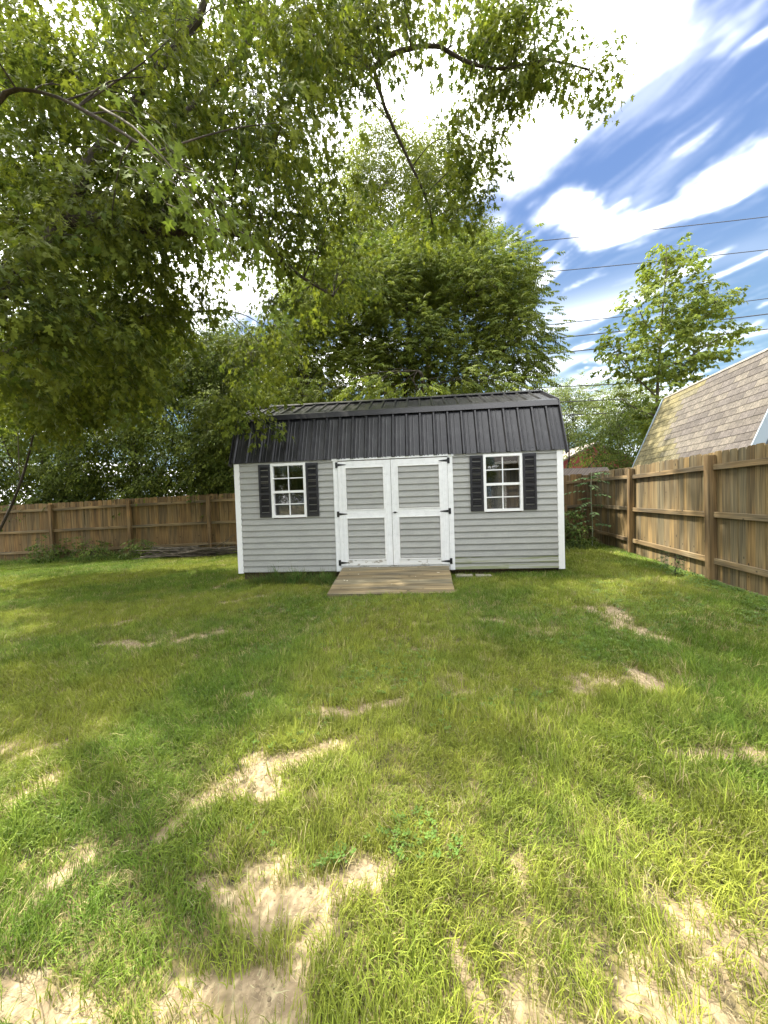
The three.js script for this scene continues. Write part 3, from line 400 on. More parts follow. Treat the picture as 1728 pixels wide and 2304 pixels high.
// ---------------------------------------------------------------- fences
const fenceMats = [wood(0.42, 0.35, 0.205), wood(0.36, 0.305, 0.175), wood(0.47, 0.385, 0.22), wood(0.36, 0.325, 0.22), wood(0.44, 0.35, 0.19), wood(0.40, 0.355, 0.25), wood(0.31, 0.265, 0.165)];
const warmMats = [wood(0.40, 0.29, 0.145), wood(0.36, 0.26, 0.13), wood(0.44, 0.32, 0.16), wood(0.35, 0.27, 0.15), wood(0.40, 0.28, 0.135)], warmPost = wood(0.39, 0.28, 0.15);
const railMat = wood(0.43, 0.36, 0.24), postMat = wood(0.42, 0.32, 0.185);
{
  const picketGeos = Array.from({ length: 8 }, (_, k) => { const w = 0.139, h = 1.72, c = 0.028; const s = new THREE.Shape([[-w / 2, 0], [w / 2, 0], [w / 2, h - c], [w / 2 - c * 0.8, h], [-w / 2 + c * 0.8, h], [-w / 2, h - c]].map(([x, y]) => new THREE.Vector2(x, y))); return uvMetres(flat(new THREE.ExtrudeGeometry(s, { depth: 0.016, bevelEnabled: false })), 'y', k * 0.139, k * 0.37); });
  const railCache = new Map();
  // posts given as ground points; the yard is on the side the normal (dz, -dx) * side points to
  function fence(name, pts, label, mats, pm, rm, lean = {}) {
    const o = base(name, V(pts[0][0], groundY(...pts[0]), pts[0][1]), label, 'fence', 'wooden privacy fences around the yard');
    const O = o.position;
    pts.forEach(([x, z], i) => { const g = chamfered(0.098, 1.78, 0.098, 0.006, 'y', i * 0.23, i * 0.61); const m = part(o, 'post', g, pm, [x - O.x, groundY(x, z) - O.y + 0.80, z - O.z]); const [nx, nz] = pts[Math.min(i + 1, pts.length - 1)], [qx, qz] = pts[Math.max(i - 1, 0)]; m.rotation.y = -Math.atan2(nz - qz, nx - qx); m.rotation.z = (lean[i] ?? gauss() * 0.6) * Math.PI / 180; });
    for (let i = 0; i + 1 < pts.length; i++) {
      const [ax, az] = pts[i], [bx_, bz] = pts[i + 1], L = Math.hypot(bx_ - ax, bz - az), th = -Math.atan2(bz - az, bx_ - ax), ya = groundY(ax, az) - O.y, yb = groundY(bx_, bz) - O.y, slope = Math.atan2(yb - ya, L);
      const ux = (bx_ - ax) / L, uz = (bz - az) / L, nx = uz, nz = -ux;      // nx, nz points away from the yard
      for (const h of [0.28, 0.90, 1.535]) { const g = chamfered(0.074, L - 0.10, 0.038, 0.003, 'x', rnd() * 3, rnd() * 3); const m = part(o, 'rail', g, rm, [(ax + bx_) / 2 - O.x + nx * 0.022, (ya + yb) / 2 + h + gauss() * 0.006, (az + bz) / 2 - O.z + nz * 0.022]); m.rotation.set(0, th, slope + gauss() * 0.002, 'YXZ'); }
      const n = Math.round(L / 0.1425), w = L / n;
      for (let k = 0; k < n; k++) {
        const t = (k + 0.5) * w, x = ax + ux * t, z = az + uz * t, m = part(o, 'picket', picketGeos[Math.floor(rnd() * 8)], mats[Math.floor(rnd() * mats.length)], [x - O.x + nx * (0.050 + rnd() * 0.002), lerp(ya, yb, t / L) + 0.015 + gauss() * 0.011, z - O.z + nz * (0.050 + rnd() * 0.002)]);
        m.rotation.set(gauss() * 0.003, th + Math.PI + gauss() * 0.03, gauss() * 0.006, 'YXZ'); m.scale.x = w / 0.1405;
      }
    }
    return o;
  }
  fence('wooden_fence', [[5.27, -9.82], [4.87, -7.45], [4.385, -5.07], [3.93, -2.72], [3.47, -0.34], [3.0, 2.05]], 'brown picket fence with three rails running along the yard beside the shingled barn', fenceMats, postMat, railMat, { 1: -1.5, 2: 0.5 });
  fence('wooden_fence', [[-14.85, -11.6], [-12.42, -11.45], [-9.98, -11.32], [-7.55, -11.2], [-5.12, -11.05], [-2.70, -10.76], [-0.28, -10.46], [2.15, -10.18], [4.72, -9.88], [5.20, -9.82]], 'shaded brown picket fence closing the back of the yard behind the shed', warmMats, warmPost, railMat);
}
// ---------------------------------------------------------------- neighbouring buildings
{
  const near = base('shingled_barn', V(6.65, groundY(6.65, -8.9), -8.9), 'neighbouring barn with lichen-stained asphalt shingle roof and pale blue trim beyond the fence', 'barn');
  near.rotation.y = Math.atan2(-0.984, -0.177);
  const g0 = near.position.y, TOP = 3.48 - g0, EAVE = 1.66 - g0, LEN = 3.62, zE = 0.80;
  const wallM = plain(0.10, 0.125, 0.15, 0.6), trim = plain(0.30, 0.37, 0.43, 0.5), deck = wood(0.3, 0.24, 0.16);
  const prof = [[zE - 0.12, 0], [zE - 0.12, EAVE + 0.1], [0.02, TOP - 0.06], [-1.25, TOP + 0.18], [-2.52, TOP - 0.06], [-zE - 2.38, EAVE + 0.1], [-zE - 2.38, 0]];
  part(near, 'wall', prismX(prof, 0.08, LEN - 0.12), wallM);
  const lower = [[0, TOP], [zE, EAVE]], dl = Math.hypot(zE, TOP - EAVE);
  part(near, 'roof_deck', prismX([[-0.02, TOP - 0.02], [0.0, TOP - 0.006], [zE, EAVE - 0.006], [zE - 0.03, EAVE - 0.03]], 0, LEN), deck);
  part(near, 'roof_deck', prismX([[0.02, TOP - 0.004], [-1.25, TOP + 0.26], [-2.52, TOP - 0.004], [-2.5, TOP - 0.04], [-1.25, TOP + 0.2], [0.0, TOP - 0.04]], 0, LEN), plain(0.16, 0.145, 0.125, 0.95, { map: tile(speckTex, 5, 5) }));
  part(near, 'roof_deck', prismX([[-2.5, TOP - 0.02], [-2.52, TOP], [-2.52 - zE, EAVE], [-2.5 - zE, EAVE - 0.03]], 0, LEN), plain(0.16, 0.145, 0.125, 0.95, { map: tile(speckTex, 5, 5) }));
  const grit = canvasTex(256, 256, (u, v) => { const l = 0.78 + 0.34 * (pnoise(u, v, 128, 128, 1) - 0.5) + 0.2 * (pnoise(u, v, 24, 24, 2) - 0.5) + 0.14 * (pnoise(u, v, 6, 6, 3) - 0.5); return [l, l, l]; });
  const sm = (r, g, b) => plain(r, g, b, 0.95, { map: tile(grit, 3, 3), bumpMap: tile(grit, 3, 3), bumpScale: 0.004 });
  const greys = [sm(0.145, 0.125, 0.105), sm(0.17, 0.148, 0.124), sm(0.12, 0.103, 0.09), sm(0.195, 0.17, 0.138), sm(0.15, 0.13, 0.116)], lich = [sm(0.225, 0.195, 0.095), sm(0.25, 0.215, 0.095), sm(0.195, 0.172, 0.10)];
  const n = 15, e = dl / n, ang = Math.atan2(TOP - EAVE, zE), tabs = Array.from({ length: 3 }, (_, k) => bx(0.300, e + 0.03, 0.007, 0, 0, 0, 'y', k * 0.4, k * 0.6));
  for (let r = 0; r < n; r++) for (let c = -1; c < 12; c++) {
    let x0 = c * 0.305 + (r % 2) * 0.1525 + 0.006, x1 = x0 + 0.300; x0 = Math.max(x0, -0.02); x1 = Math.min(x1, LEN + 0.01); if (x1 - x0 < 0.05) continue;
    const xm = (x0 + x1) / 2, t = (r + 0.5) * e, stainHere = sstep(1.6, 0.3, xm + (fbm(xm * 1.5, r * 0.4, 3) - 0.5) * 1.6);
    const sv = stainHere + gauss() * 0.16, mat = sv > 0.72 ? lich[1] : sv > 0.5 ? lich[0] : sv > 0.3 ? lich[2] : sv > 0.14 ? greys[3] : greys[Math.floor(rnd() * 5)];
    const m = part(near, 'shingle', tabs[Math.floor(rnd() * 3)], mat, [xm, TOP - Math.sin(ang) * t + Math.cos(ang) * 0.008, Math.cos(ang) * t + Math.sin(ang) * 0.008]);
    m.scale.x = (x1 - x0) / 0.300; m.rotation.set(-(Math.PI / 2 - ang) - 0.045, 0, gauss() * 0.006);
  }
  part(near, 'ridge_flashing', prismX([[0.03, TOP - 0.03], [0.035, TOP - 0.02], [0.0, TOP + 0.024], [-0.12, TOP + 0.045], [-0.12, TOP + 0.038], [-0.01, TOP + 0.014]], -0.03, LEN + 0.03), sm(0.33, 0.29, 0.235));
  const rake = (a, b, x) => { const L = Math.hypot(b[0] - a[0], b[1] - a[1]), m = part(near, 'rake_board', bx(0.022, 0.15, L), trim, [x, (a[1] + b[1]) / 2 - 0.075, (a[0] + b[0]) / 2]); m.rotation.x = -Math.atan2(b[1] - a[1], b[0] - a[0]); };
  for (const x of [0.0, LEN + 0.012]) { rake([zE - 0.05, EAVE + 0.05], [-0.02, TOP + 0.04], x); rake([-0.02, TOP + 0.05], [-1.25, TOP + 0.29], x + 0.001); rake([-2.48, TOP + 0.05], [-1.25, TOP + 0.29], x + 0.001); rake([-2.5 - zE, EAVE + 0.05], [-2.5, TOP + 0.05], x); }

  const red = base('red_shed', V(8.3, groundY(8.3, -18.2), -18.2), 'red clapboard shed with grey roof half hidden by leaves beyond the fence corner', 'shed');
  const redM = [plain(0.24, 0.022, 0.024, 0.6), plain(0.21, 0.02, 0.022, 0.6)], roofM = plain(0.20, 0.17, 0.15, 0.9, { map: tile(speckTex, 2, 2) }), whiteM = plain(0.75, 0.75, 0.74, 0.5);
  part(red, 'wall', prismX([[0, 0], [0, 2.65], [-3.6, 2.65], [-3.6, 0]], 0.02, 3.9), plain(0.3, 0.03, 0.03, 0.7));
  for (let k = 0; k < 24; k++) { const y = k * 0.15, half = y < 2.55 ? 1.95 : 1.95 * (1 - (y - 2.55) / 1.0); if (half < 0.15) continue; part(red, 'siding_plank', prismX([[0, 0], [0.02, 0], [0.006, 0.15], [0, 0.15]], 1.96 - half, 1.96 + half), redM[k % 2], [0, y, 0.002]); }
  { const s = new THREE.Shape([[0, 2.6], [3.92, 2.6], [1.96, 3.55]].map(([x, y]) => new THREE.Vector2(x, y))); part(red, 'gable', uvMetres(flat(new THREE.ExtrudeGeometry(s, { depth: 3.6, bevelEnabled: false }))), plain(0.3, 0.03, 0.03, 0.7), [0, 0, -3.605]); }
  for (const s of [-1, 1]) { const m = part(red, 'roof_slope', bx(2.35, 0.08, 3.9), roofM, [1.96 + s * 1.05, 3.10, -1.75]); m.rotation.z = -s * 0.452; }
  part(red, 'corner_board', bx2(-0.05, 0.06, 0, 2.6, 0, 0.03), whiteM); part(red, 'corner_board', bx2(3.86, 3.97, 0, 2.6, 0, 0.03), whiteM);

  const tiny = base('garden_house', V(5.42, groundY(5.4, -11.1), -11.1), 'little peaked shingle roof peeking over the back fence next to the shed corner', 'shed');
  part(tiny, 'wall', prismX([[0, 0], [0, 1.55], [-0.35, 1.9], [-0.7, 1.55], [-0.7, 0]], 0.03, 1.3), wood(0.3, 0.22, 0.14));
  const tr = plain(0.21, 0.17, 0.14, 0.95, { map: tile(grit, 4, 4) });
  for (const s of [1, -1]) { const m = part(tiny, 'roof_slope', bx(1.42, 0.03, 0.6), tr, [0.66, 1.78, -0.35 + s * 0.2]); m.rotation.x = s * 0.785; }
  part(tiny, 'rake_board', prismX([[0.02, 1.53], [0.02, 1.59], [-0.35, 1.975], [-0.72, 1.59], [-0.72, 1.53], [-0.35, 1.915]], -0.075, -0.055), plain(0.12, 0.09, 0.07, 0.7));
}
// ---------------------------------------------------------------- trees
function leafShape(outline, fold, curl) {                                   // outline: half of a leaf, [along, across], mirrored
  const pts = [...outline.map(([x, y]) => new THREE.Vector2(x, y)), ...outline.slice(1, -1).reverse().map(([x, y]) => new THREE.Vector2(x, -y))];
  const tris = THREE.ShapeUtils.triangulateShape(pts, []), pos = []; for (const p of pts) pos.push(p.x, fold * Math.abs(p.y) - curl * p.x * p.x, p.y);
  const g = new THREE.BufferGeometry(); g.setAttribute('position', new THREE.Float32BufferAttribute(pos, 3)); g.setIndex(tris.flat()); g.computeVertexNormals(); return g;
}
const MAPLE = leafShape([[0, 0], [0.03, 0.10], [-0.05, 0.30], [0.15, 0.23], [0.26, 0.20], [0.36, 0.34], [0.52, 0.55], [0.53, 0.36], [0.46, 0.13], [0.62, 0.19], [0.72, 0.23], [0.77, 0.11], [1, 0]], 0.18, 0.16);
const BROAD = leafShape([[0, 0], [0.08, 0.22], [0.02, 0.40], [0.34, 0.36], [0.52, 0.46], [0.60, 0.24], [1, 0]], 0.2, 0.18);
const LANCE = leafShape([[0, 0], [0.28, 0.17], [0.62, 0.14], [1, 0]], 0.25, 0.22);
const OVAL = leafShape([[0, 0], [0.22, 0.24], [0.55, 0.27], [0.85, 0.13], [1, 0]], 0.2, 0.15);
function spray(leaf, { n, len, size, spread = 0.7, droop = 0.4, pinnate = false, stem = 0.003 }) {
  const mats = [], gs = [], curve = (t) => V(len * t, -droop * len * t * t, 0), side = () => rnd() < 0.5 ? -1 : 1;
  for (let i = 0; i < n; i++) {
    const t = pinnate ? 0.15 + 0.85 * (Math.floor(i / 2) + 0.5) / (n / 2) : rr(0.12, 1), s = i % 2 ? 1 : -1, p = curve(t), m = new THREE.Matrix4();
    const yaw = (i === n - 1 ? 0 : s * (pinnate ? rr(0.9, 1.25) : rr(0.25, 1.35))) + gauss() * 0.2, sz = size * rr(0.55, 1.25) * (pinnate ? 1 - 0.35 * Math.abs(t - 0.5) : 1);
    const e = new THREE.Euler(gauss() * spread, -yaw, -droop * 0.9 - rr(0.0, 0.7) * (pinnate ? 0.5 : 1) + gauss() * 0.25, 'YZX'), off = pinnate ? V(0, 0, 0) : V(rr(0, 0.04), gauss() * 0.05, s * rr(0.02, 0.12) * (len / 0.4));
    m.compose(p.add(off), new THREE.Quaternion().setFromEuler(e), V(sz, sz, sz)); mats.push(m); const g = leaf.clone(); g.applyMatrix4(m); gs.push(g);
  }
  const st = tube([curve(0), curve(0.5), curve(1)], stem, stem * 0.4, 3, 3); st.deleteAttribute('uv');
  return { geo: mergeGeometries([...gs.map((g) => g.toNonIndexed()), st.toNonIndexed()]), mats };
}
function inside(poly, x, y) { let c = false; for (let i = 0, j = poly.length - 1; i < poly.length; j = i++) { const [xi, yi] = poly[i], [xj, yj] = poly[j]; if ((yi > y) !== (yj > y) && x < (xj - xi) * (y - yi) / (yj - yi) + xi) c = !c; } return c; }
// clumps of foliage: a volume of directions and distances, cut where the photograph shows open sky
function clumpsIn(poly, d0, d1, n, r0, r1, keep = 0.65, gaps = 0) {
  const xs = poly.map((p) => p[0]), ys = poly.map((p) => p[1]), out = [];
  for (let k = 0; k < n * 40 && out.length < n; k++) {
    const x = rr(Math.min(...xs), Math.max(...xs)), y = rr(Math.min(...ys), Math.max(...ys)), d = rr(d0, d1), r = rr(r0, r1), rp = r * F / d / K * keep;
    if (![[0, 0], [rp, 0], [-rp, 0], [0, rp], [0, -rp]].every(([a, b]) => inside(poly, x + a, y + b))) continue;
    if (gaps && fbm(x / 95 + 3.3, y / 95 + 7.7, 2) < gaps) continue;            // openings between the boughs
    out.push({ p: at(x * K, y * K, d), r });
  }
  return out;
}
const TWIG = new THREE.MeshStandardMaterial({ color: rgb(0.10, 0.085, 0.06), roughness: 0.95 });
function tree({ name, label, category = 'tree', group, base: b, trunk, trunkR, limbs = [], clumps, sprays, per, leafy, tint, barkMat, droop = 0.25, branchR = 0.018, flatten = 0.75, scale = [0.75, 1.25], maxBranch = 4 }) {
  const o = base(name, b, label, category, group), O = b, rel = (p) => p.clone().sub(O);
  part(o, 'trunk', tube(trunk.map(rel), trunkR, trunkR * 0.12, 12, 14, 0.25), barkMat);
  const nodes = [];
  const addNodes = (pts, r0) => { const c = new THREE.CatmullRomCurve3(pts); for (let i = 3; i <= 20; i++) nodes.push([c.getPoint(i / 20), r0]); };
  addNodes(trunk.slice(-Math.max(2, Math.ceil(trunk.length * 0.7))), trunkR);
  for (const [pts, r0, r1] of limbs) { part(o, 'limb', tube(pts.map(rel), r0, r1, 9, 14, 0.2), barkMat); addNodes(pts, r0); }
  const twigs = [];
  for (const c of clumps) {
    let best = nodes[0][0], bd = 1e9; for (const [p] of nodes) { const d = p.distanceTo(c.p) + Math.max(0, p.y - c.p.y) * 0.6; if (d < bd) { bd = d; best = p; } }
    c.from = best; if (bd > maxBranch) continue;
    const mid = best.clone().lerp(c.p, 0.5).add(V(gauss() * 0.12, bd * 0.10 + gauss() * 0.08, gauss() * 0.12).multiplyScalar(Math.min(1, bd)));
    twigs.push(tube([rel(best), rel(mid), rel(c.p)], branchR * (0.6 + bd * 0.16), branchR * 0.3, 5, 6));
    for (let i = 0; i < 3; i++) { const e = c.p.clone().add(V(gauss(), gauss() * 0.6, gauss()).multiplyScalar(c.r * 0.7)), st = mid.clone().lerp(c.p, rr(0.1, 0.9)); twigs.push(tube([rel(st), rel(st.clone().lerp(e, 0.5).add(V(0, 0.05, 0))), rel(e)], branchR * 0.32, branchR * 0.12, 4, 3)); }
  }
  if (twigs.length) { const t = part(o, 'twigs', mergeGeometries(twigs), barkMat); tag(t, null, null, null, 'stuff'); }
  const bins = sprays.map(() => []), mid = V(0, 0, 0); clumps.forEach((c) => mid.add(c.p)); mid.multiplyScalar(1 / clumps.length);
  for (const c of clumps) {
    const n = Math.max(3, Math.round(per * (c.r ** 2) / 0.3 * (c.dense ?? 1))), shade = rr(0.8, 1.2);
    for (let i = 0; i < n; i++) {
      const u = V(gauss(), gauss(), gauss()); if (u.length() > 1.25) u.setLength(1.25); const p = c.p.clone().add(V(u.x * c.r, u.y * c.r * flatten, u.z * c.r));
      const out = p.clone().sub(c.p).multiplyScalar(1 / c.r).add(p.clone().sub(c.from ?? mid).normalize().multiplyScalar(0.5)); out.y *= 0.5; out.y -= droop + rnd() * droop; if (out.lengthSq() < 0.01) out.set(1, 0, 0); out.normalize();
      const up = V(gauss() * 0.45, 1, gauss() * 0.45).normalize(), zz = out.clone().cross(up).normalize(), yy = zz.clone().cross(out).normalize(), s = rr(...scale);
      const m = new THREE.Matrix4().makeBasis(out.multiplyScalar(s), yy.multiplyScalar(s), zz.multiplyScalar(s)).setPosition(rel(p));
      bins[Math.floor(rnd() * sprays.length)].push([m, tint(p, shade, c)]);
    }
  }
  sprays.forEach((sp, k) => { if (!bins[k].length) return; const im = new THREE.InstancedMesh(sp.geo, leafy, bins[k].length); im.name = 'crown'; im.castShadow = im.receiveShadow = true; bins[k].forEach(([m, c], i) => { im.setMatrixAt(i, m); im.setColorAt(i, c); }); o.add(tag(im, null, null, null, 'stuff')); });
  return o;
}
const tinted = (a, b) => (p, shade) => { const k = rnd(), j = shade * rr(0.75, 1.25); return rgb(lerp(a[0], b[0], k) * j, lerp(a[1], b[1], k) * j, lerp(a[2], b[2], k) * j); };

const mapleLeafy = leafMat(0.5), otherLeafy = leafMat(0.42);
const mapleSprays = Array.from({ length: 4 }, () => spray(MAPLE, { n: 13, len: 0.38, size: 0.092, droop: 0.35 }));
// the big silver maple: its trunk stands beyond the left edge, its limbs reach over the yard
{
  const O = V(-6.0, groundY(-6, -4.4) - 0.05, -4.4);
  const L = (...pts) => pts.map(([x, y, d]) => at(x * K, y * K, d));
  const trunk = [O, V(-5.95, 1.2, -4.4), V(-5.8, 2.4, -4.45), V(-5.6, 3.6, -4.6), V(-5.2, 5.2, -4.6), V(-4.9, 7.4, -4.4), V(-4.6, 9.6, -4.2)];
  const fork = V(-5.75, 2.7, -4.47);
  const limbs = [
    [[fork, ...L([10, 610, 4.7], [80, 560, 4.9], [160, 430, 5.1], [190, 350, 5.3], [245, 290, 5.5], [340, 150, 5.7], [440, 20, 5.8], [480, -180, 5.9])], 0.125, 0.04],
    [[...L([140, 470, 5.0], [240, 480, 5.3], [320, 500, 5.6], [360, 470, 5.9], [365, 390, 6.1], [390, 260, 6.3], [520, 120, 6.5], [600, -60, 6.6])], 0.11, 0.04],
    [[...L([330, 505, 5.6], [460, 500, 6.0], [560, 520, 6.4], [640, 590, 6.8], [720, 640, 7.1])], 0.07, 0.02],
    [[V(-5.65, 3.2, -4.5), ...L([0, 210, 4.3], [90, 200, 4.2], [220, 260, 4.0], [330, 330, 3.8])], 0.035, 0.012],
    [[...L([560, 40, 6.4], [700, 90, 6.3], [800, 140, 6.3], [830, 230, 6.4], [880, 340, 6.6], [925, 440, 6.8], [940, 520, 7.0])], 0.05, 0.014],
    [[...L([805, 150, 6.3], [840, 120, 6.2], [940, 98, 6.0], [1000, 130, 5.9], [1080, 150, 5.8], [1180, 130, 5.7], [1270, 150, 5.6])], 0.045, 0.012],
    [[V(-4.9, 7.4, -4.4), V(-3.4, 9.0, -3.2), V(-1.8, 9.8, -2.0), V(0, 10, -1.2)], 0.12, 0.04],
    [[V(-5.7, 3.0, -4.45), V(-6.0, 4.6, -5.8), V(-6.6, 6.0, -7.2), V(-6.2, 7.0, -8.4)], 0.13, 0.04],
    [[V(-5.3, 4.8, -4.6), V(-6.6, 6.6, -3.0), V(-7.6, 8.0, -1.8)], 0.12, 0.04],
    [[fork, V(-5.2, 4.0, -6.0), V(-4.4, 5.0, -7.4), V(-3.4, 5.6, -8.4)], 0.055, 0.02],
  ];
  const polyTop = [[-60, -80], [1150, -80], [1190, 20], [1150, 40], [1060, 60], [990, 40], [930, 30], [905, 110], [890, 220], [800, 280], [730, 350], [690, 440], [660, 540], [650, 640], [640, 720], [590, 790], [575, 860], [560, 905], [500, 880], [470, 930], [400, 870], [330, 900], [260, 850], [180, 940], [90, 880], [-60, 960]];
  let cl = [
    ...clumpsIn([[-60, -80], [960, -80], [860, 210], [700, 420], [560, 560], [300, 640], [-60, 600]], 4.4, 6.2, 76, 0.36, 0.58, 0.6, 0.40),
    ...clumpsIn(polyTop, 5.8, 8.8, 162, 0.38, 0.66, 0.5, 0.41),
    ...clumpsIn([[-60, 560], [300, 560], [560, 640], [640, 720], [560, 890], [500, 870], [440, 940], [380, 880], [300, 900], [240, 860], [160, 950], [60, 890], [-60, 960]], 6.2, 9.6, 60, 0.38, 0.60, 0.5, 0.41), ...clumpsIn([[540, 420], [720, 360], [800, 440], [830, 560], [730, 690], [600, 720], [540, 600]], 6.3, 8.4, 24, 0.32, 0.50, 0.4),
    ...[[1095, 25, 5.9, 0.22], [1120, 70, 5.8, 0.25], [1075, 85, 5.9, 0.22], [1160, 95, 5.7, 0.22], [1110, 130, 5.8, 0.26], [1150, 150, 5.7, 0.22], [1185, 125, 5.7, 0.18], [1060, 150, 5.9, 0.2], [1100, 180, 5.8, 0.17], [1080, 200, 5.8, 0.12], [1225, 150, 5.6, 0.12], [1245, 160, 5.6, 0.12], [1285, 120, 5.6, 0.16], [1290, 170, 5.6, 0.16], [1265, 145, 5.6, 0.14], [1015, 60, 6.0, 0.2], [1040, 20, 6.0, 0.22], [1020, 110, 6.0, 0.15],
      [1045, 290, 6.4, 0.12], [1020, 330, 6.4, 0.22], [1030, 400, 6.6, 0.2], [1010, 450, 6.7, 0.24], [980, 300, 6.5, 0.26], [960, 380, 6.6, 0.3], [930, 460, 6.8, 0.32], [985, 210, 6.3, 0.2], [505, 868, 6.3, 0.2], [530, 888, 6.2, 0.15], [555, 902, 6.2, 0.10], [580, 912, 6.1, 0.07], [470, 860, 6.4, 0.24], [15, 560, 4.2, 0.26], [70, 600, 4.4, 0.28], [110, 520, 4.5, 0.26], [30, 660, 4.3, 0.28], [120, 690, 4.7, 0.3], [50, 740, 4.6, 0.3], [170, 460, 4.6, 0.24], [230, 720, 5.2, 0.32], [20, 800, 5, 0.3]].map(([x, y, d, r]) => ({ p: at(x * K, y * K, d), r, dense: 4.2 })),
  ];
  for (let i = 0; i < 42; i++) {                                            // the rest of the crown, above and beside the frame
    const p = V(rr(-10.5, 1.5), rr(4.6, 11), rr(-9, 1.6)), q = toPx(p); if (q && q[0] > -60 && q[0] < 2100 && q[1] > -420) { i--; continue; } if (p.distanceTo(V(-4.6, 7.2, -4)) > 6.4) { i--; continue; } cl.push({ p, r: rr(0.6, 0.95), dense: 0.55 });
  }
  const maple = tree({ name: 'maple_tree', label: 'big maple whose leafy limbs hang over the lawn from the dark side of the yard', group: null, base: O, trunk, trunkR: 0.30, limbs, clumps: cl, sprays: mapleSprays, per: 29, leafy: mapleLeafy, barkMat: M.barkMaple, tint: tinted([0.070, 0.108, 0.012], [0.19, 0.222, 0.022]), droop: 0.22, branchR: 0.014, maxBranch: 1.9 });
  // the nearest spray, leaf by leaf
  const mats = [0.85, 1, 1.2, 1.4].map((k) => { const m = leafMat(0.44); m.color = rgb(0.115 * k, 0.160 * k, 0.018 * k); return m; });
  const pathPts = [[250, 215, 3.6], [300, 270, 3.3], [325, 330, 3.0], [350, 380, 2.9], [385, 420, 3.0], [420, 460, 3.1], [450, 500, 3.3], [500, 560, 3.6], [545, 620, 3.9], [590, 700, 4.4], [380, 330, 3.2], [300, 330, 3.1], [430, 390, 3.3], [480, 450, 3.5], [230, 300, 3.4], [270, 360, 3.2], [340, 290, 3.1], [520, 500, 3.7], [400, 480, 3.2], [360, 440, 3.0], [330, 400, 3.1], [570, 640, 4.1], [540, 560, 3.9], [450, 430, 3.3], [310, 240, 3.5], [390, 370, 3.1]];
  const stems = [tube([at(215 * K, 230 * K, 3.9), at(325 * K, 310 * K, 3.1), at(430 * K, 440 * K, 3.2), at(590 * K, 690 * K, 4.4)].map((p) => p.sub(O)), 0.012, 0.003, 5, 12)];
  for (const [x, y, d] of pathPts) {
    const c = at(x * K, y * K, d).sub(O), sp = mapleSprays[Math.floor(rnd() * 4)], dir = V(0.75 + gauss() * 0.4, -0.5 + gauss() * 0.25, gauss() * 0.6).normalize(), up = V(gauss() * 0.3, 1, 0.35 + gauss() * 0.3).normalize(), zz = dir.clone().cross(up).normalize(), yy = zz.clone().cross(dir);
    const mw = new THREE.Matrix4().makeBasis(dir, yy, zz).setPosition(c);
    stems.push(tube([V(0, 0, 0), V(0.17, -0.02, 0), V(0.34, -0.1, 0)].map((p) => p.applyMatrix4(mw)), 0.004, 0.0015, 4, 4));
    for (const lm of sp.mats) { const m = part(maple, 'leaf', MAPLE, mats[Math.floor(rnd() * 4)]); m.applyMatrix4(mw.clone().multiply(lm)); }
  }
  part(maple, 'twig', mergeGeometries(stems), TWIG);
}
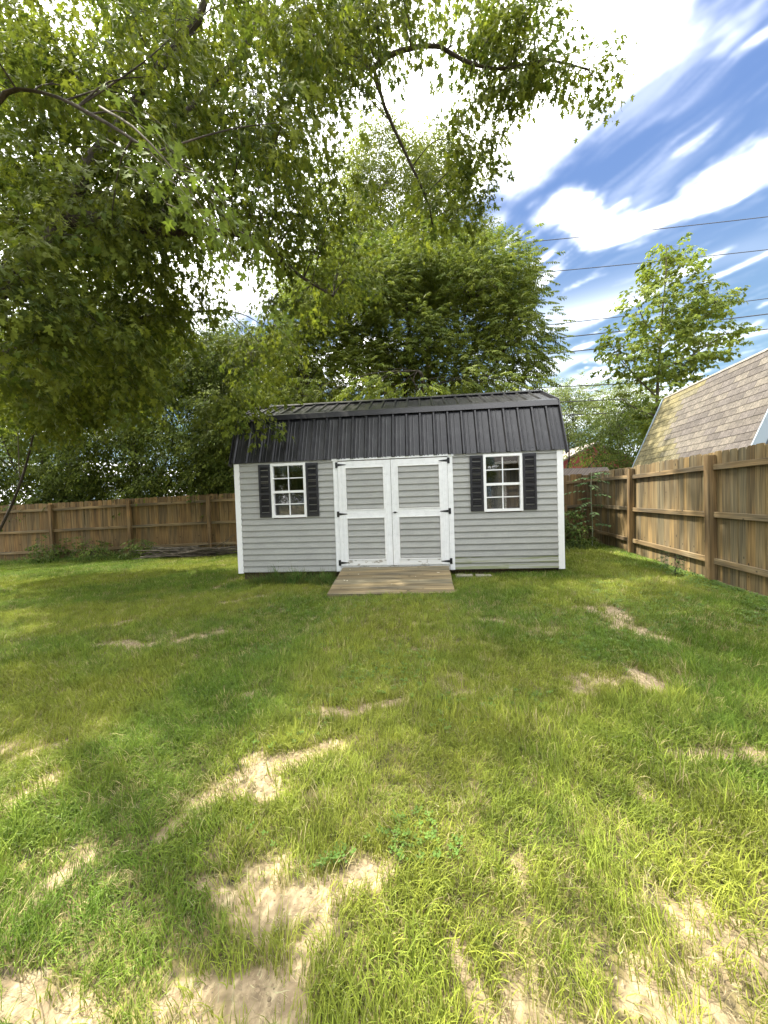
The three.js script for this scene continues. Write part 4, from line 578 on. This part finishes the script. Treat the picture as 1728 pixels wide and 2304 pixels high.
// trees behind the shed and fences
const pinnate = Array.from({ length: 4 }, () => spray(LANCE, { n: 16, len: 0.30, size: 0.105, droop: 0.25, pinnate: true, spread: 1.0 }));
const small = Array.from({ length: 3 }, () => spray(OVAL, { n: 16, len: 0.42, size: 0.085, droop: 0.3, spread: 0.7 }));
const broad = Array.from({ length: 3 }, () => spray(BROAD, { n: 11, len: 0.40, size: 0.14, droop: 0.15, spread: 0.8 }));
const P3 = (x, z, ...ys) => ys.map(([dx, y, dz]) => V(x + dx, y, z + dz));
{
  const g0 = (x, z) => V(x, groundY(x, z) - 0.05, z);
  tree({ name: 'walnut_tree', label: 'broad leafy tree with drooping foliage rising right behind the shed roof', base: g0(0.7, -12.2), trunk: [g0(0.7, -12.2), ...P3(0.7, -12.2, [0.1, 2, 0], [0, 4, 0.1], [0.3, 6, 0], [0.2, 8, 0])], trunkR: 0.2, barkMat: M.barkDark,
    limbs: [[P3(0.7, -12.2, [0, 2.2, 0], [1.2, 3.6, 0.4], [2.6, 5, 0.6], [3.4, 6.2, 0.4]), 0.10, 0.03], [P3(0.7, -12.2, [0, 2.0, 0], [-1.5, 3.4, 0.5], [-3, 4.6, 0.8]), 0.10, 0.03], [P3(0.7, -12.2, [0, 2.8, 0], [0.4, 3.9, 1.6], [0.3, 4.2, 3.2], [0.1, 4.0, 4.2]), 0.07, 0.02], [P3(0.7, -12.2, [0, 4, 0], [1.6, 6, -0.2], [2.3, 7.6, 0])], 0.06, 0.02].filter((l) => Array.isArray(l)).map((l) => l.length === 3 ? l : [l[0], 0.06, 0.02]),
    clumps: [...clumpsIn([[560, 860], [585, 790], [620, 660], [690, 560], [780, 510], [880, 480], [960, 490], [1020, 520], [1050, 490], [1095, 482], [1130, 540], [1162, 580], [1150, 660], [1178, 700], [1188, 780], [1165, 845], [1120, 862], [560, 900]], 10.4, 14.0, 225, 0.5, 0.8, 0.5), ...[[780, 845, 8.4, 0.3], [850, 850, 8.1, 0.34], [905, 852, 8.0, 0.32], [930, 838, 8.3, 0.3], [820, 825, 8.6, 0.35], [1000, 820, 9.2, 0.4], [1080, 830, 9.4, 0.4], [1140, 830, 9.4, 0.3], [700, 850, 8.8, 0.35], [650, 855, 9, 0.35], [1165, 790, 10.8, 0.4], [1170, 720, 11.2, 0.35]].map(([x, y, d, r]) => ({ p: at(x * K, y * K, d), r, dense: 1.6 }))],
    sprays: pinnate, per: 38, leafy: otherLeafy, tint: tinted([0.095, 0.138, 0.020], [0.20, 0.24, 0.030]), droop: 0.16, branchR: 0.014 });
  tree({ name: 'ash_tree', label: 'tall sunlit yellow-green tree showing above the tree behind the shed', base: g0(0.2, -16.5), trunk: [g0(0.2, -16.5), ...P3(0.2, -16.5, [0, 3, 0], [0.1, 6, 0], [-0.2, 9, 0], [0, 12, 0], [0.1, 14.5, 0])], trunkR: 0.22, barkMat: M.barkPale,
    limbs: [[P3(0.2, -16.5, [0, 5, 0], [1, 8, 0.2], [1.8, 11, 0.3], [2, 13, 0.2]), 0.09, 0.02], [P3(0.2, -16.5, [0, 5, 0], [-1.6, 8, 0.2], [-2.4, 11, 0.2], [-2.6, 12.5, 0]), 0.09, 0.02], [P3(0.2, -16.5, [0, 6, 0], [2.2, 8, -0.2], [3.3, 10, -0.4]), 0.07, 0.02], [P3(0.2, -16.5, [0, 5, 0], [-3, 7, 0], [-4.4, 8.4, 0.3]), 0.07, 0.02]],
    clumps: clumpsIn([[600, 680], [640, 500], [680, 400], [720, 310], [850, 255], [960, 290], [1020, 380], [1050, 470], [1060, 600], [1000, 680]], 14.6, 18.2, 210, 0.55, 0.95, 0.45).map((c) => ({ ...c, dense: 1.5 })),
    sprays: small, per: 15, leafy: leafMat(0.5), tint: tinted([0.115, 0.16, 0.020], [0.22, 0.25, 0.030]), droop: 0.1, branchR: 0.014 });
  // the dark thicket behind the back fence
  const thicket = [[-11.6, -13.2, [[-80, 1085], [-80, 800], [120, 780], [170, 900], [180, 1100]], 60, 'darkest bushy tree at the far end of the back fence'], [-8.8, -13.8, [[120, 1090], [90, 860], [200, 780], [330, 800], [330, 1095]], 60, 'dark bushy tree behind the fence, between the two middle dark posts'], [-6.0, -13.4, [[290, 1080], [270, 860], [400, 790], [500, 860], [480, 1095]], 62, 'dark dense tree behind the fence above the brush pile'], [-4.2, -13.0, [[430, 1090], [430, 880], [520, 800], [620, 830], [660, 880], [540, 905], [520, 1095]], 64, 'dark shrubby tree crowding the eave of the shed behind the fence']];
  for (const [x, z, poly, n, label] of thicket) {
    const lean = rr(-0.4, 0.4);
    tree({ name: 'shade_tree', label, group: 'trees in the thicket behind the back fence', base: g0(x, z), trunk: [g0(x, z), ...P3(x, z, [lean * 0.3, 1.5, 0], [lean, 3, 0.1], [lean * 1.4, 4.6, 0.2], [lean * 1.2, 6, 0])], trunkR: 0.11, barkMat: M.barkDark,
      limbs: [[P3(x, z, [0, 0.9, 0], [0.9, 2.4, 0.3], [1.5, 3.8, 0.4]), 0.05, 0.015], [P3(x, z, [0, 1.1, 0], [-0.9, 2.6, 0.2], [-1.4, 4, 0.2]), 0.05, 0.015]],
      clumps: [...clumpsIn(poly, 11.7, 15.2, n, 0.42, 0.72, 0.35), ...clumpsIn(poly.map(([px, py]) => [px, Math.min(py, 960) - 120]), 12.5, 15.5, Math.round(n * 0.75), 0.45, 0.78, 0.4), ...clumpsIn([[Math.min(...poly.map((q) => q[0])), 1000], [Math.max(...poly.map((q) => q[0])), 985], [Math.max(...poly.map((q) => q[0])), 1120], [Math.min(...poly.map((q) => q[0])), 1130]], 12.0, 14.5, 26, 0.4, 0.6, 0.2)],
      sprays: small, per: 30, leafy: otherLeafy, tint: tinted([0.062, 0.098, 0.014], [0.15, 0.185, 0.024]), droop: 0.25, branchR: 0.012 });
  }
  // a lighter tree standing farther back, seen through the thicket
  tree({ name: 'background_tree', label: 'pale sunlit tree glimpsed through gaps in the dark thicket', group: null, base: g0(-9.5, -22), trunk: [g0(-9.5, -22), ...P3(-9.5, -22, [0, 3, 0], [0.2, 6, 0], [0.1, 9, 0])], trunkR: 0.2, barkMat: M.barkDark, limbs: [[P3(-9.5, -22, [0, 3, 0], [2, 5.5, 0], [4, 7, 0]), 0.08, 0.03], [P3(-9.5, -22, [0, 3, 0], [-2, 5.5, 0], [-4, 7, 0]), 0.08, 0.03]],
    clumps: clumpsIn([[-40, 1000], [-40, 700], [200, 620], [480, 640], [600, 760], [560, 900], [400, 1000]], 18, 24, 105, 0.7, 1.15, 0.4, 0.36), sprays: small, per: 14, leafy: leafMat(0.5), tint: tinted([0.09, 0.14, 0.024], [0.14, 0.18, 0.03]), droop: 0.15, scale: [1.0, 1.5] });
  // young broad-leaved tree beyond the barn
  const yt = at(1424 * K, 1000 * K, 12.4); yt.y = groundY(yt.x, yt.z) - 0.05;
  const up = (x, y, d = 12.4) => at(x * K, y * K, d);
  tree({ name: 'young_tree', label: 'slender young tree with big bright leaves standing alone beyond the barn roof', base: yt, trunk: [yt, up(1423, 960), up(1420, 850), up(1425, 760), up(1430, 680), up(1438, 600), up(1440, 530)], trunkR: 0.075, barkMat: M.barkPale,
    limbs: [[[up(1421, 860), up(1380, 820, 12.2), up(1335, 770, 12.1)], 0.03, 0.01], [[up(1424, 800), up(1490, 770, 12.3), up(1570, 720, 12.2)], 0.03, 0.01], [[up(1427, 740), up(1390, 690, 12.6), up(1370, 640, 12.6)], 0.025, 0.008], [[up(1430, 700), up(1490, 660, 12.5), up(1550, 630, 12.5)], 0.025, 0.008], [[up(1421, 900), up(1370, 880, 12.3), up(1340, 860, 12.2)], 0.025, 0.008]],
    clumps: [...clumpsIn([[1437, 515], [1455, 520], [1490, 540], [1522, 575], [1558, 610], [1580, 660], [1555, 690], [1608, 690], [1600, 745], [1545, 790], [1500, 830], [1470, 900], [1450, 985], [1385, 975], [1375, 900], [1350, 830], [1300, 800], [1292, 755], [1315, 705], [1352, 690], [1358, 620], [1382, 590], [1402, 540]], 11.7, 13.1, 150, 0.2, 0.36, 0.7), ...[[1440, 530, 0.14], [1425, 560, 0.16], [1455, 555, 0.14], [1560, 640, 0.16], [1580, 715, 0.16], [1310, 760, 0.16], [1365, 640, 0.16]].map(([x, y, r]) => ({ p: up(x, y), r, dense: 2 }))],
    sprays: broad, per: 19, leafy: otherLeafy, tint: tinted([0.12, 0.175, 0.026], [0.22, 0.265, 0.036]), droop: 0.05, branchR: 0.009, scale: [0.7, 1.1] });
  // bushy tree and vines in front of the red shed
  const bt = g0(6.9, -14.4);
  tree({ name: 'bushy_tree', label: 'bushy tree hiding most of the red shed beyond the fence corner', base: bt, trunk: [bt, ...P3(6.9, -14.4, [0, 1.5, 0], [0.2, 2.8, 0], [0.1, 4.2, 0])], trunkR: 0.08, barkMat: M.barkDark, limbs: [[P3(6.9, -14.4, [0, 1.2, 0], [1, 2.4, 0], [1.8, 3.4, 0.2]), 0.04, 0.012]],
    clumps: clumpsIn([[1235, 1010], [1250, 930], [1290, 875], [1350, 850], [1415, 870], [1440, 930], [1420, 990], [1420, 1060], [1280, 1060], [1255, 1030]], 13.0, 16.0, 120, 0.28, 0.5, 0.4), sprays: small, per: 17, leafy: otherLeafy, tint: tinted([0.075, 0.12, 0.022], [0.165, 0.21, 0.034]), droop: 0.2, branchR: 0.01, scale: [0.8, 1.2] });
  for (const [px, d, n, poly, label] of [[1300, 27, 46, [[1165, 990], [1170, 850], [1215, 815], [1270, 830], [1300, 880], [1290, 960], [1260, 1000]], 'hazy far tree with bare dark branches just beside the shed roof'], [1345, 30, 40, [[1260, 960], [1270, 850], [1330, 812], [1400, 820], [1430, 880], [1400, 970]], 'hazy far tree behind the slender young tree']]) {
    const b = at(px * K, 1050 * K, d); b.y = groundY(b.x, b.z) - 0.05;
    tree({ name: 'far_tree', label, group: 'far trees beyond the neighbouring yards', base: b, trunk: [b, ...P3(b.x, b.z, [0, 2, 0], [-0.3, 4, 0], [0.1, 6, 0], [0.2, 8.5, 0])], trunkR: 0.12, barkMat: M.barkDark, limbs: [[P3(b.x, b.z, [0, 2.4, 0], [1.2, 4.4, 0], [2, 6.6, 0]), 0.07, 0.012], [P3(b.x, b.z, [0, 2.2, 0], [-1.3, 4.4, 0], [-1.9, 6.4, 0]), 0.07, 0.012]],
      clumps: clumpsIn(poly, d - 1.5, d + 2, Math.round(n * 1.7), 0.7, 1.1, 0.45).map((c) => ({ ...c, dense: c.p.y < 4.0 ? 0.6 : 1 })), sprays: small, per: 8, leafy: leafMat(0.5), tint: tinted([0.12, 0.17, 0.04], [0.19, 0.225, 0.06]), droop: 0.1, scale: [1.0, 1.6] });
  }
}
// ---------------------------------------------------------------- shrubs and sapling in the fence corner
{
  const b = at(1332, 1228, 8.6); b.y = groundY(b.x, b.z) - 0.02;
  const s = base('sapling', b, 'spindly sapling with feathery paired leaflets in the fence corner beside the shed', 'sapling');
  const stalk = [V(0, 0, 0), V(0.02, 0.5, 0), V(-0.01, 1.0, 0.02), V(0.0, 1.45, 0), V(0.02, 1.75, 0)];
  part(s, 'stem', tube(stalk, 0.014, 0.005, 6, 10), plain(0.30, 0.33, 0.22, 0.7));
  const curve = new THREE.CatmullRomCurve3(stalk), lm = [0.9, 1.15, 1.4].map((k) => { const m = leafMat(0.4); m.color = rgb(0.085 * k, 0.14 * k, 0.045 * k); return m; });
  const fronds = []; for (let i = 0; i < 17; i++) fronds.push([0.28 + 0.72 * i / 17, i * 2.4 + rnd(), rr(0.30, 0.52)]);
  for (const [t, a, L] of fronds) {
    const o = curve.getPoint(t), dir = V(Math.cos(a), rr(0.05, 0.3), Math.sin(a)).normalize(), c = (u) => o.clone().addScaledVector(dir, L * u).add(V(0, -0.30 * L * u * u, 0)), f = sub(s, 'frond');
    part(f, 'stalk', tube([c(0), c(0.5), c(1)], 0.004, 0.0015, 4, 4), lm[0]);
    const n = 5; for (let k = 0; k < n; k++) for (const sd of [-1, 1]) { const u = 0.25 + 0.75 * k / (n - 1), p = c(u), m = part(f, 'leaflet', OVAL, lm[Math.floor(rnd() * 3)]); m.position.copy(p); const az = Math.atan2(-dir.z, dir.x) + sd * rr(0.9, 1.2); m.rotation.set(gauss() * 0.35, az, -rr(0.05, 0.5), 'YZX'); const z = rr(0.085, 0.125); m.scale.set(z, z, z); }
  }
  function shrub(x, z, r, h, n, label, tint, sp = small, scale = [0.5, 0.85], cr = [0.12, 0.22]) { const o = V(x, groundY(x, z) - 0.02, z), cl = []; for (let i = 0; i < n; i++) cl.push({ p: V(x + gauss() * r, o.y + rr(0.15, h), z + gauss() * r * 0.8), r: rr(...cr), dense: 3 }); tree({ name: 'shrub', label, category: 'shrub', group: 'shrubs in the fence corner', base: o, trunk: [o, V(x, o.y + h * 0.35, z), V(x + 0.05, o.y + h * 0.7, z)], trunkR: 0.018, clumps: cl, sprays: sp, per: 26, leafy: otherLeafy, barkMat: M.barkDark, tint, droop: 0.2, branchR: 0.006, scale }); }
  const dk = tinted([0.06, 0.10, 0.018], [0.12, 0.165, 0.03]);
  shrub(4.0, -8.9, 0.28, 0.95, 16, 'leafy dark shrub squeezed between the shed corner and the sapling', dk);
  shrub(4.35, -8.5, 0.22, 0.55, 10, 'low dark shrub at the foot of the sapling', dk);
  shrub(3.55, -8.2, 0.18, 0.7, 10, 'small shrub touching the shed corner behind its white trim', tinted([0.06, 0.1, 0.02], [0.12, 0.16, 0.04]));
  shrub(4.17, -5.42, 0.05, 0.30, 6, 'small weed sprouting at the foot of the fence near a post', tinted([0.06, 0.11, 0.03], [0.10, 0.15, 0.04]), small, [0.25, 0.4], [0.06, 0.10]);
  for (const [x, z, r, h, n, label] of [[-9.6, -10.9, 0.4, 0.5, 10, 'low dark weed clump at the base of the shaded fence, nearest the end'], [-8.4, -10.75, 0.35, 0.55, 10, 'low dark weed clump at the base of the shaded fence, mid panel'], [-6.9, -10.7, 0.3, 0.6, 8, 'low dark weed clump beside the brush pile']]) shrub(x, z, r, h, n, label, tinted([0.06, 0.10, 0.016], [0.12, 0.16, 0.026]));
}
// ---------------------------------------------------------------- brush pile, leaning limb, hanging vine
{
  const o = V(-5.2, groundY(-5.2, -10.2), -10.2), pile = base('brush_pile', o, 'heap of cut grey branches lying in front of the shaded back fence', 'brush pile');
  const gr = [bark(0.26, 0.23, 0.19), bark(0.19, 0.165, 0.13), bark(0.32, 0.29, 0.24)];
  for (let i = 0; i < 62; i++) {
    const a = gauss() * 0.35 + (rnd() < 0.5 ? Math.PI : 0), L = rr(0.8, 2.3), c = V(gauss() * 0.85, rr(0.04, 0.30) * (1 - 0.2 * rnd()), gauss() * 0.28), d = V(Math.cos(a), gauss() * 0.12, Math.sin(a) * 0.6), k = V(gauss() * 0.12, gauss() * 0.07, gauss() * 0.12), r = rr(0.008, 0.026);
    const p = [c.clone().addScaledVector(d, -L / 2), c.clone().add(k), c.clone().addScaledVector(d, L / 2)]; p.forEach((q) => { q.y = Math.max(q.y, 0.02); });
    part(pile, 'branch', tube(p, r, r * 0.35, 5, 6), gr[i % 3]);
  }
  for (const [a, b] of [[[0.2, 0.15, 0.1], [1.25, 0.72, -0.1]], [[-0.3, 0.1, 0.2], [-1.25, 0.52, 0.3]], [[0.5, 0.15, 0], [1.0, 0.62, -0.2]]]) part(pile, 'branch', tube([V(...a), V((a[0] + b[0]) / 2 + 0.05, (a[1] + b[1]) / 2 - 0.06, (a[2] + b[2]) / 2), V(...b)], 0.014, 0.004, 5, 6), gr[0]);
  const lb = [at(-90, 1330, 9.6), at(-20, 1222, 9.7), at(20, 1150, 9.8), at(48, 1080, 9.9), at(70, 1000, 9.9), at(86, 900, 9.8)]; lb[0].y = groundY(lb[0].x, lb[0].z);
  const limb = base('leaning_limb', lb[0].clone(), 'thin dark dead limb leaning up across the shaded fence panel', 'branch'); part(limb, 'limb', tube(lb.map((p) => p.clone().sub(lb[0])), 0.045, 0.02, 7, 14, 0.3), M.barkDark);
  const vt = at(36, 860, 9.6), v0 = at(30, 640, 8.8); const vine = base('hanging_vine', v0, 'thin dark vine hanging straight down from the maple near the picture edge', 'vine'); part(vine, 'stem', tube([v0, at(32, 760, 9.2), vt, at(44, 1075, 9.85)].map((p) => p.clone().sub(v0)), 0.012, 0.012, 5, 10), TWIG);
}
// ---------------------------------------------------------------- house and trees behind the viewer, mirrored in the shed windows; two trees added for shade
{
  const o = V(3.3, groundY(3.3, 6.2), 6.2), house = base('house', o, 'grey-green sided house standing behind the viewer, mirrored in the shed window', 'house');
  const sid = [plain(0.30, 0.31, 0.27, 0.55), plain(0.28, 0.29, 0.255, 0.55)], wh = plain(0.78, 0.78, 0.76, 0.45), rf = plain(0.14, 0.13, 0.125, 0.95);
  part(house, 'wall', bx2(0.02, 9, 0, 2.9, 0.02, 7), sid[1]);
  for (let k = 0; k < 19; k++) { const m = part(house, 'siding_plank', prismX([[0, 0.005], [0.02, 0], [0.02, 0.01], [0.004, 0.15], [0, 0.15]], 0, 8.9), sid[k % 2], [8.95, k * 0.152, 0.018]); m.rotation.y = Math.PI; }
  part(house, 'roof_slope', prismX([[0, 0], [0.03, 0.08], [-4.6, 2.1], [-4.6, 2.0]].map(([z, y]) => [-z - 0.35, y + 2.85]), -0.4, 9.4), rf); part(house, 'gutter', bx2(-0.4, 9.4, 2.78, 2.9, -0.46, -0.34), wh); part(house, 'downspout', bx2(0.05, 0.14, 0.1, 2.78, -0.10, -0.01), wh);
  for (const x of [1.6, 5.2]) { const w = sub(house, 'window'); for (const [a, b, c, d] of [[0, 0.06, 0, 1.2], [0.94, 1, 0, 1.2], [0.06, 0.94, 0, 0.06], [0.06, 0.94, 1.14, 1.2], [0.06, 0.94, 0.57, 0.63]]) part(w, 'frame', bx2(x + a, x + b, 0.95 + c, 0.95 + d, -0.05, 0.0), wh); part(w, 'pane', bx2(x + 0.06, x + 0.94, 1.01, 2.09, -0.03, -0.02), plain(0.02, 0.02, 0.025, 0.05)); }
  const yardTree = (x, z, r, h, n, label) => { const b = V(x, groundY(x, z) - 0.05, z), cl = []; for (let i = 0; i < n; i++) { const u = V(gauss(), gauss(), gauss()); if (u.length() > 1.2) u.setLength(1.2); cl.push({ p: V(x + u.x * r, b.y + h * 0.52 + u.y * h * 0.40, z + u.z * r), r: rr(0.55, 0.85), dense: 0.9 }); } tree({ name: 'yard_tree', label, group: 'trees outside the picture that shade the yard', base: b, trunk: [b, V(x, h * 0.3, z), V(x + 0.1, h * 0.55, z), V(x, h * 0.85, z)], trunkR: 0.16, barkMat: M.barkDark, limbs: [], clumps: cl, sprays: small, per: 14, leafy: otherLeafy, tint: tinted([0.062, 0.098, 0.014], [0.15, 0.185, 0.024]), droop: 0.2, branchR: 0.014, scale: [1.0, 1.5] }); };
  yardTree(-0.6, 9.6, 2.2, 5.0, 56, 'dark leafy tree behind the viewer next to the grey-green house');
  yardTree(-5.4, 8.6, 2.6, 5.6, 64, 'dark leafy tree behind the viewer, mirrored in the other shed window');
  yardTree(-9.4, 8.4, 2.2, 5.6, 60, 'dark leafy tree behind the viewer at the far corner of the yard');
  yardTree(1.9, 11.4, 1.6, 5.2, 50, 'dark leafy tree behind the viewer peeking past the house corner');
  yardTree(-10.6, 2.6, 2.6, 9.5, 100, 'dark leafy tree added out of view beside the viewer to block sky light');  // unseen tree added to keep open sky off the back fence
  yardTree(-12.2, -6.6, 2.2, 9.0, 90, 'tall dark tree added out of view to shade the end of the back fence');  // unseen tree added to darken that stretch of fence
}
// ---------------------------------------------------------------- utility pole and power lines
{
  const wire = plain(0.035, 0.035, 0.04, 0.6), D = 17;
  const lines = [[1156, 542, 1728, 474, 'topmost'], [1208, 607, 1728, 548, 'second highest'], [1229, 724, 1728, 658, 'third highest'], [1219, 757, 1728, 693, 'fourth highest'], [1240, 788, 1728, 727, 'fifth highest'], [1229, 864, 1625, 838, 'third lowest'], [1240, 898, 1510, 880, 'second lowest'], [1255, 927, 1458, 914, 'lowest']];
  const pole = V(2.2, groundY(2.2, -17), -17), up = base('utility_pole', pole, 'wooden utility pole hidden among the trees behind the shed', 'utility pole');
  let top = 0; const ends = lines.map(([x0, y0, x1, y1]) => { const a = at(x0, y0, D), b = at(x1, y1, D - 0.8), d = b.clone().sub(a), t0 = (pole.x + 0.12 - a.x) / d.x, s = a.clone().addScaledVector(d, t0), e = a.clone().addScaledVector(d, (32 - a.x) / d.x); top = Math.max(top, s.y); return [s, e, a, b]; });
  part(up, 'pole', tube([V(0, -0.3, 0), V(0, top * 0.5, 0), V(0, top + 0.6, 0)], 0.16, 0.11, 10, 6), wood(0.24, 0.19, 0.14));
  ends.forEach(([s, e], i) => {
    const o = base('power_line', s, 'thin dark overhead wire crossing the sky, ' + lines[i][4] + ' of the eight', 'power line', 'overhead wires beyond the yard'), mid = s.clone().lerp(e, 0.5); mid.y -= 0.25;
    part(o, 'cable', tube([s, s.clone().lerp(e, 0.25).add(V(0, -0.19, 0)), mid, s.clone().lerp(e, 0.75).add(V(0, -0.19, 0)), e].map((p) => p.clone().sub(s)), i < 3 ? 0.016 : 0.022, i < 3 ? 0.016 : 0.022, 5, 24), wire);
  });
}
renderer.render(scene, camera);
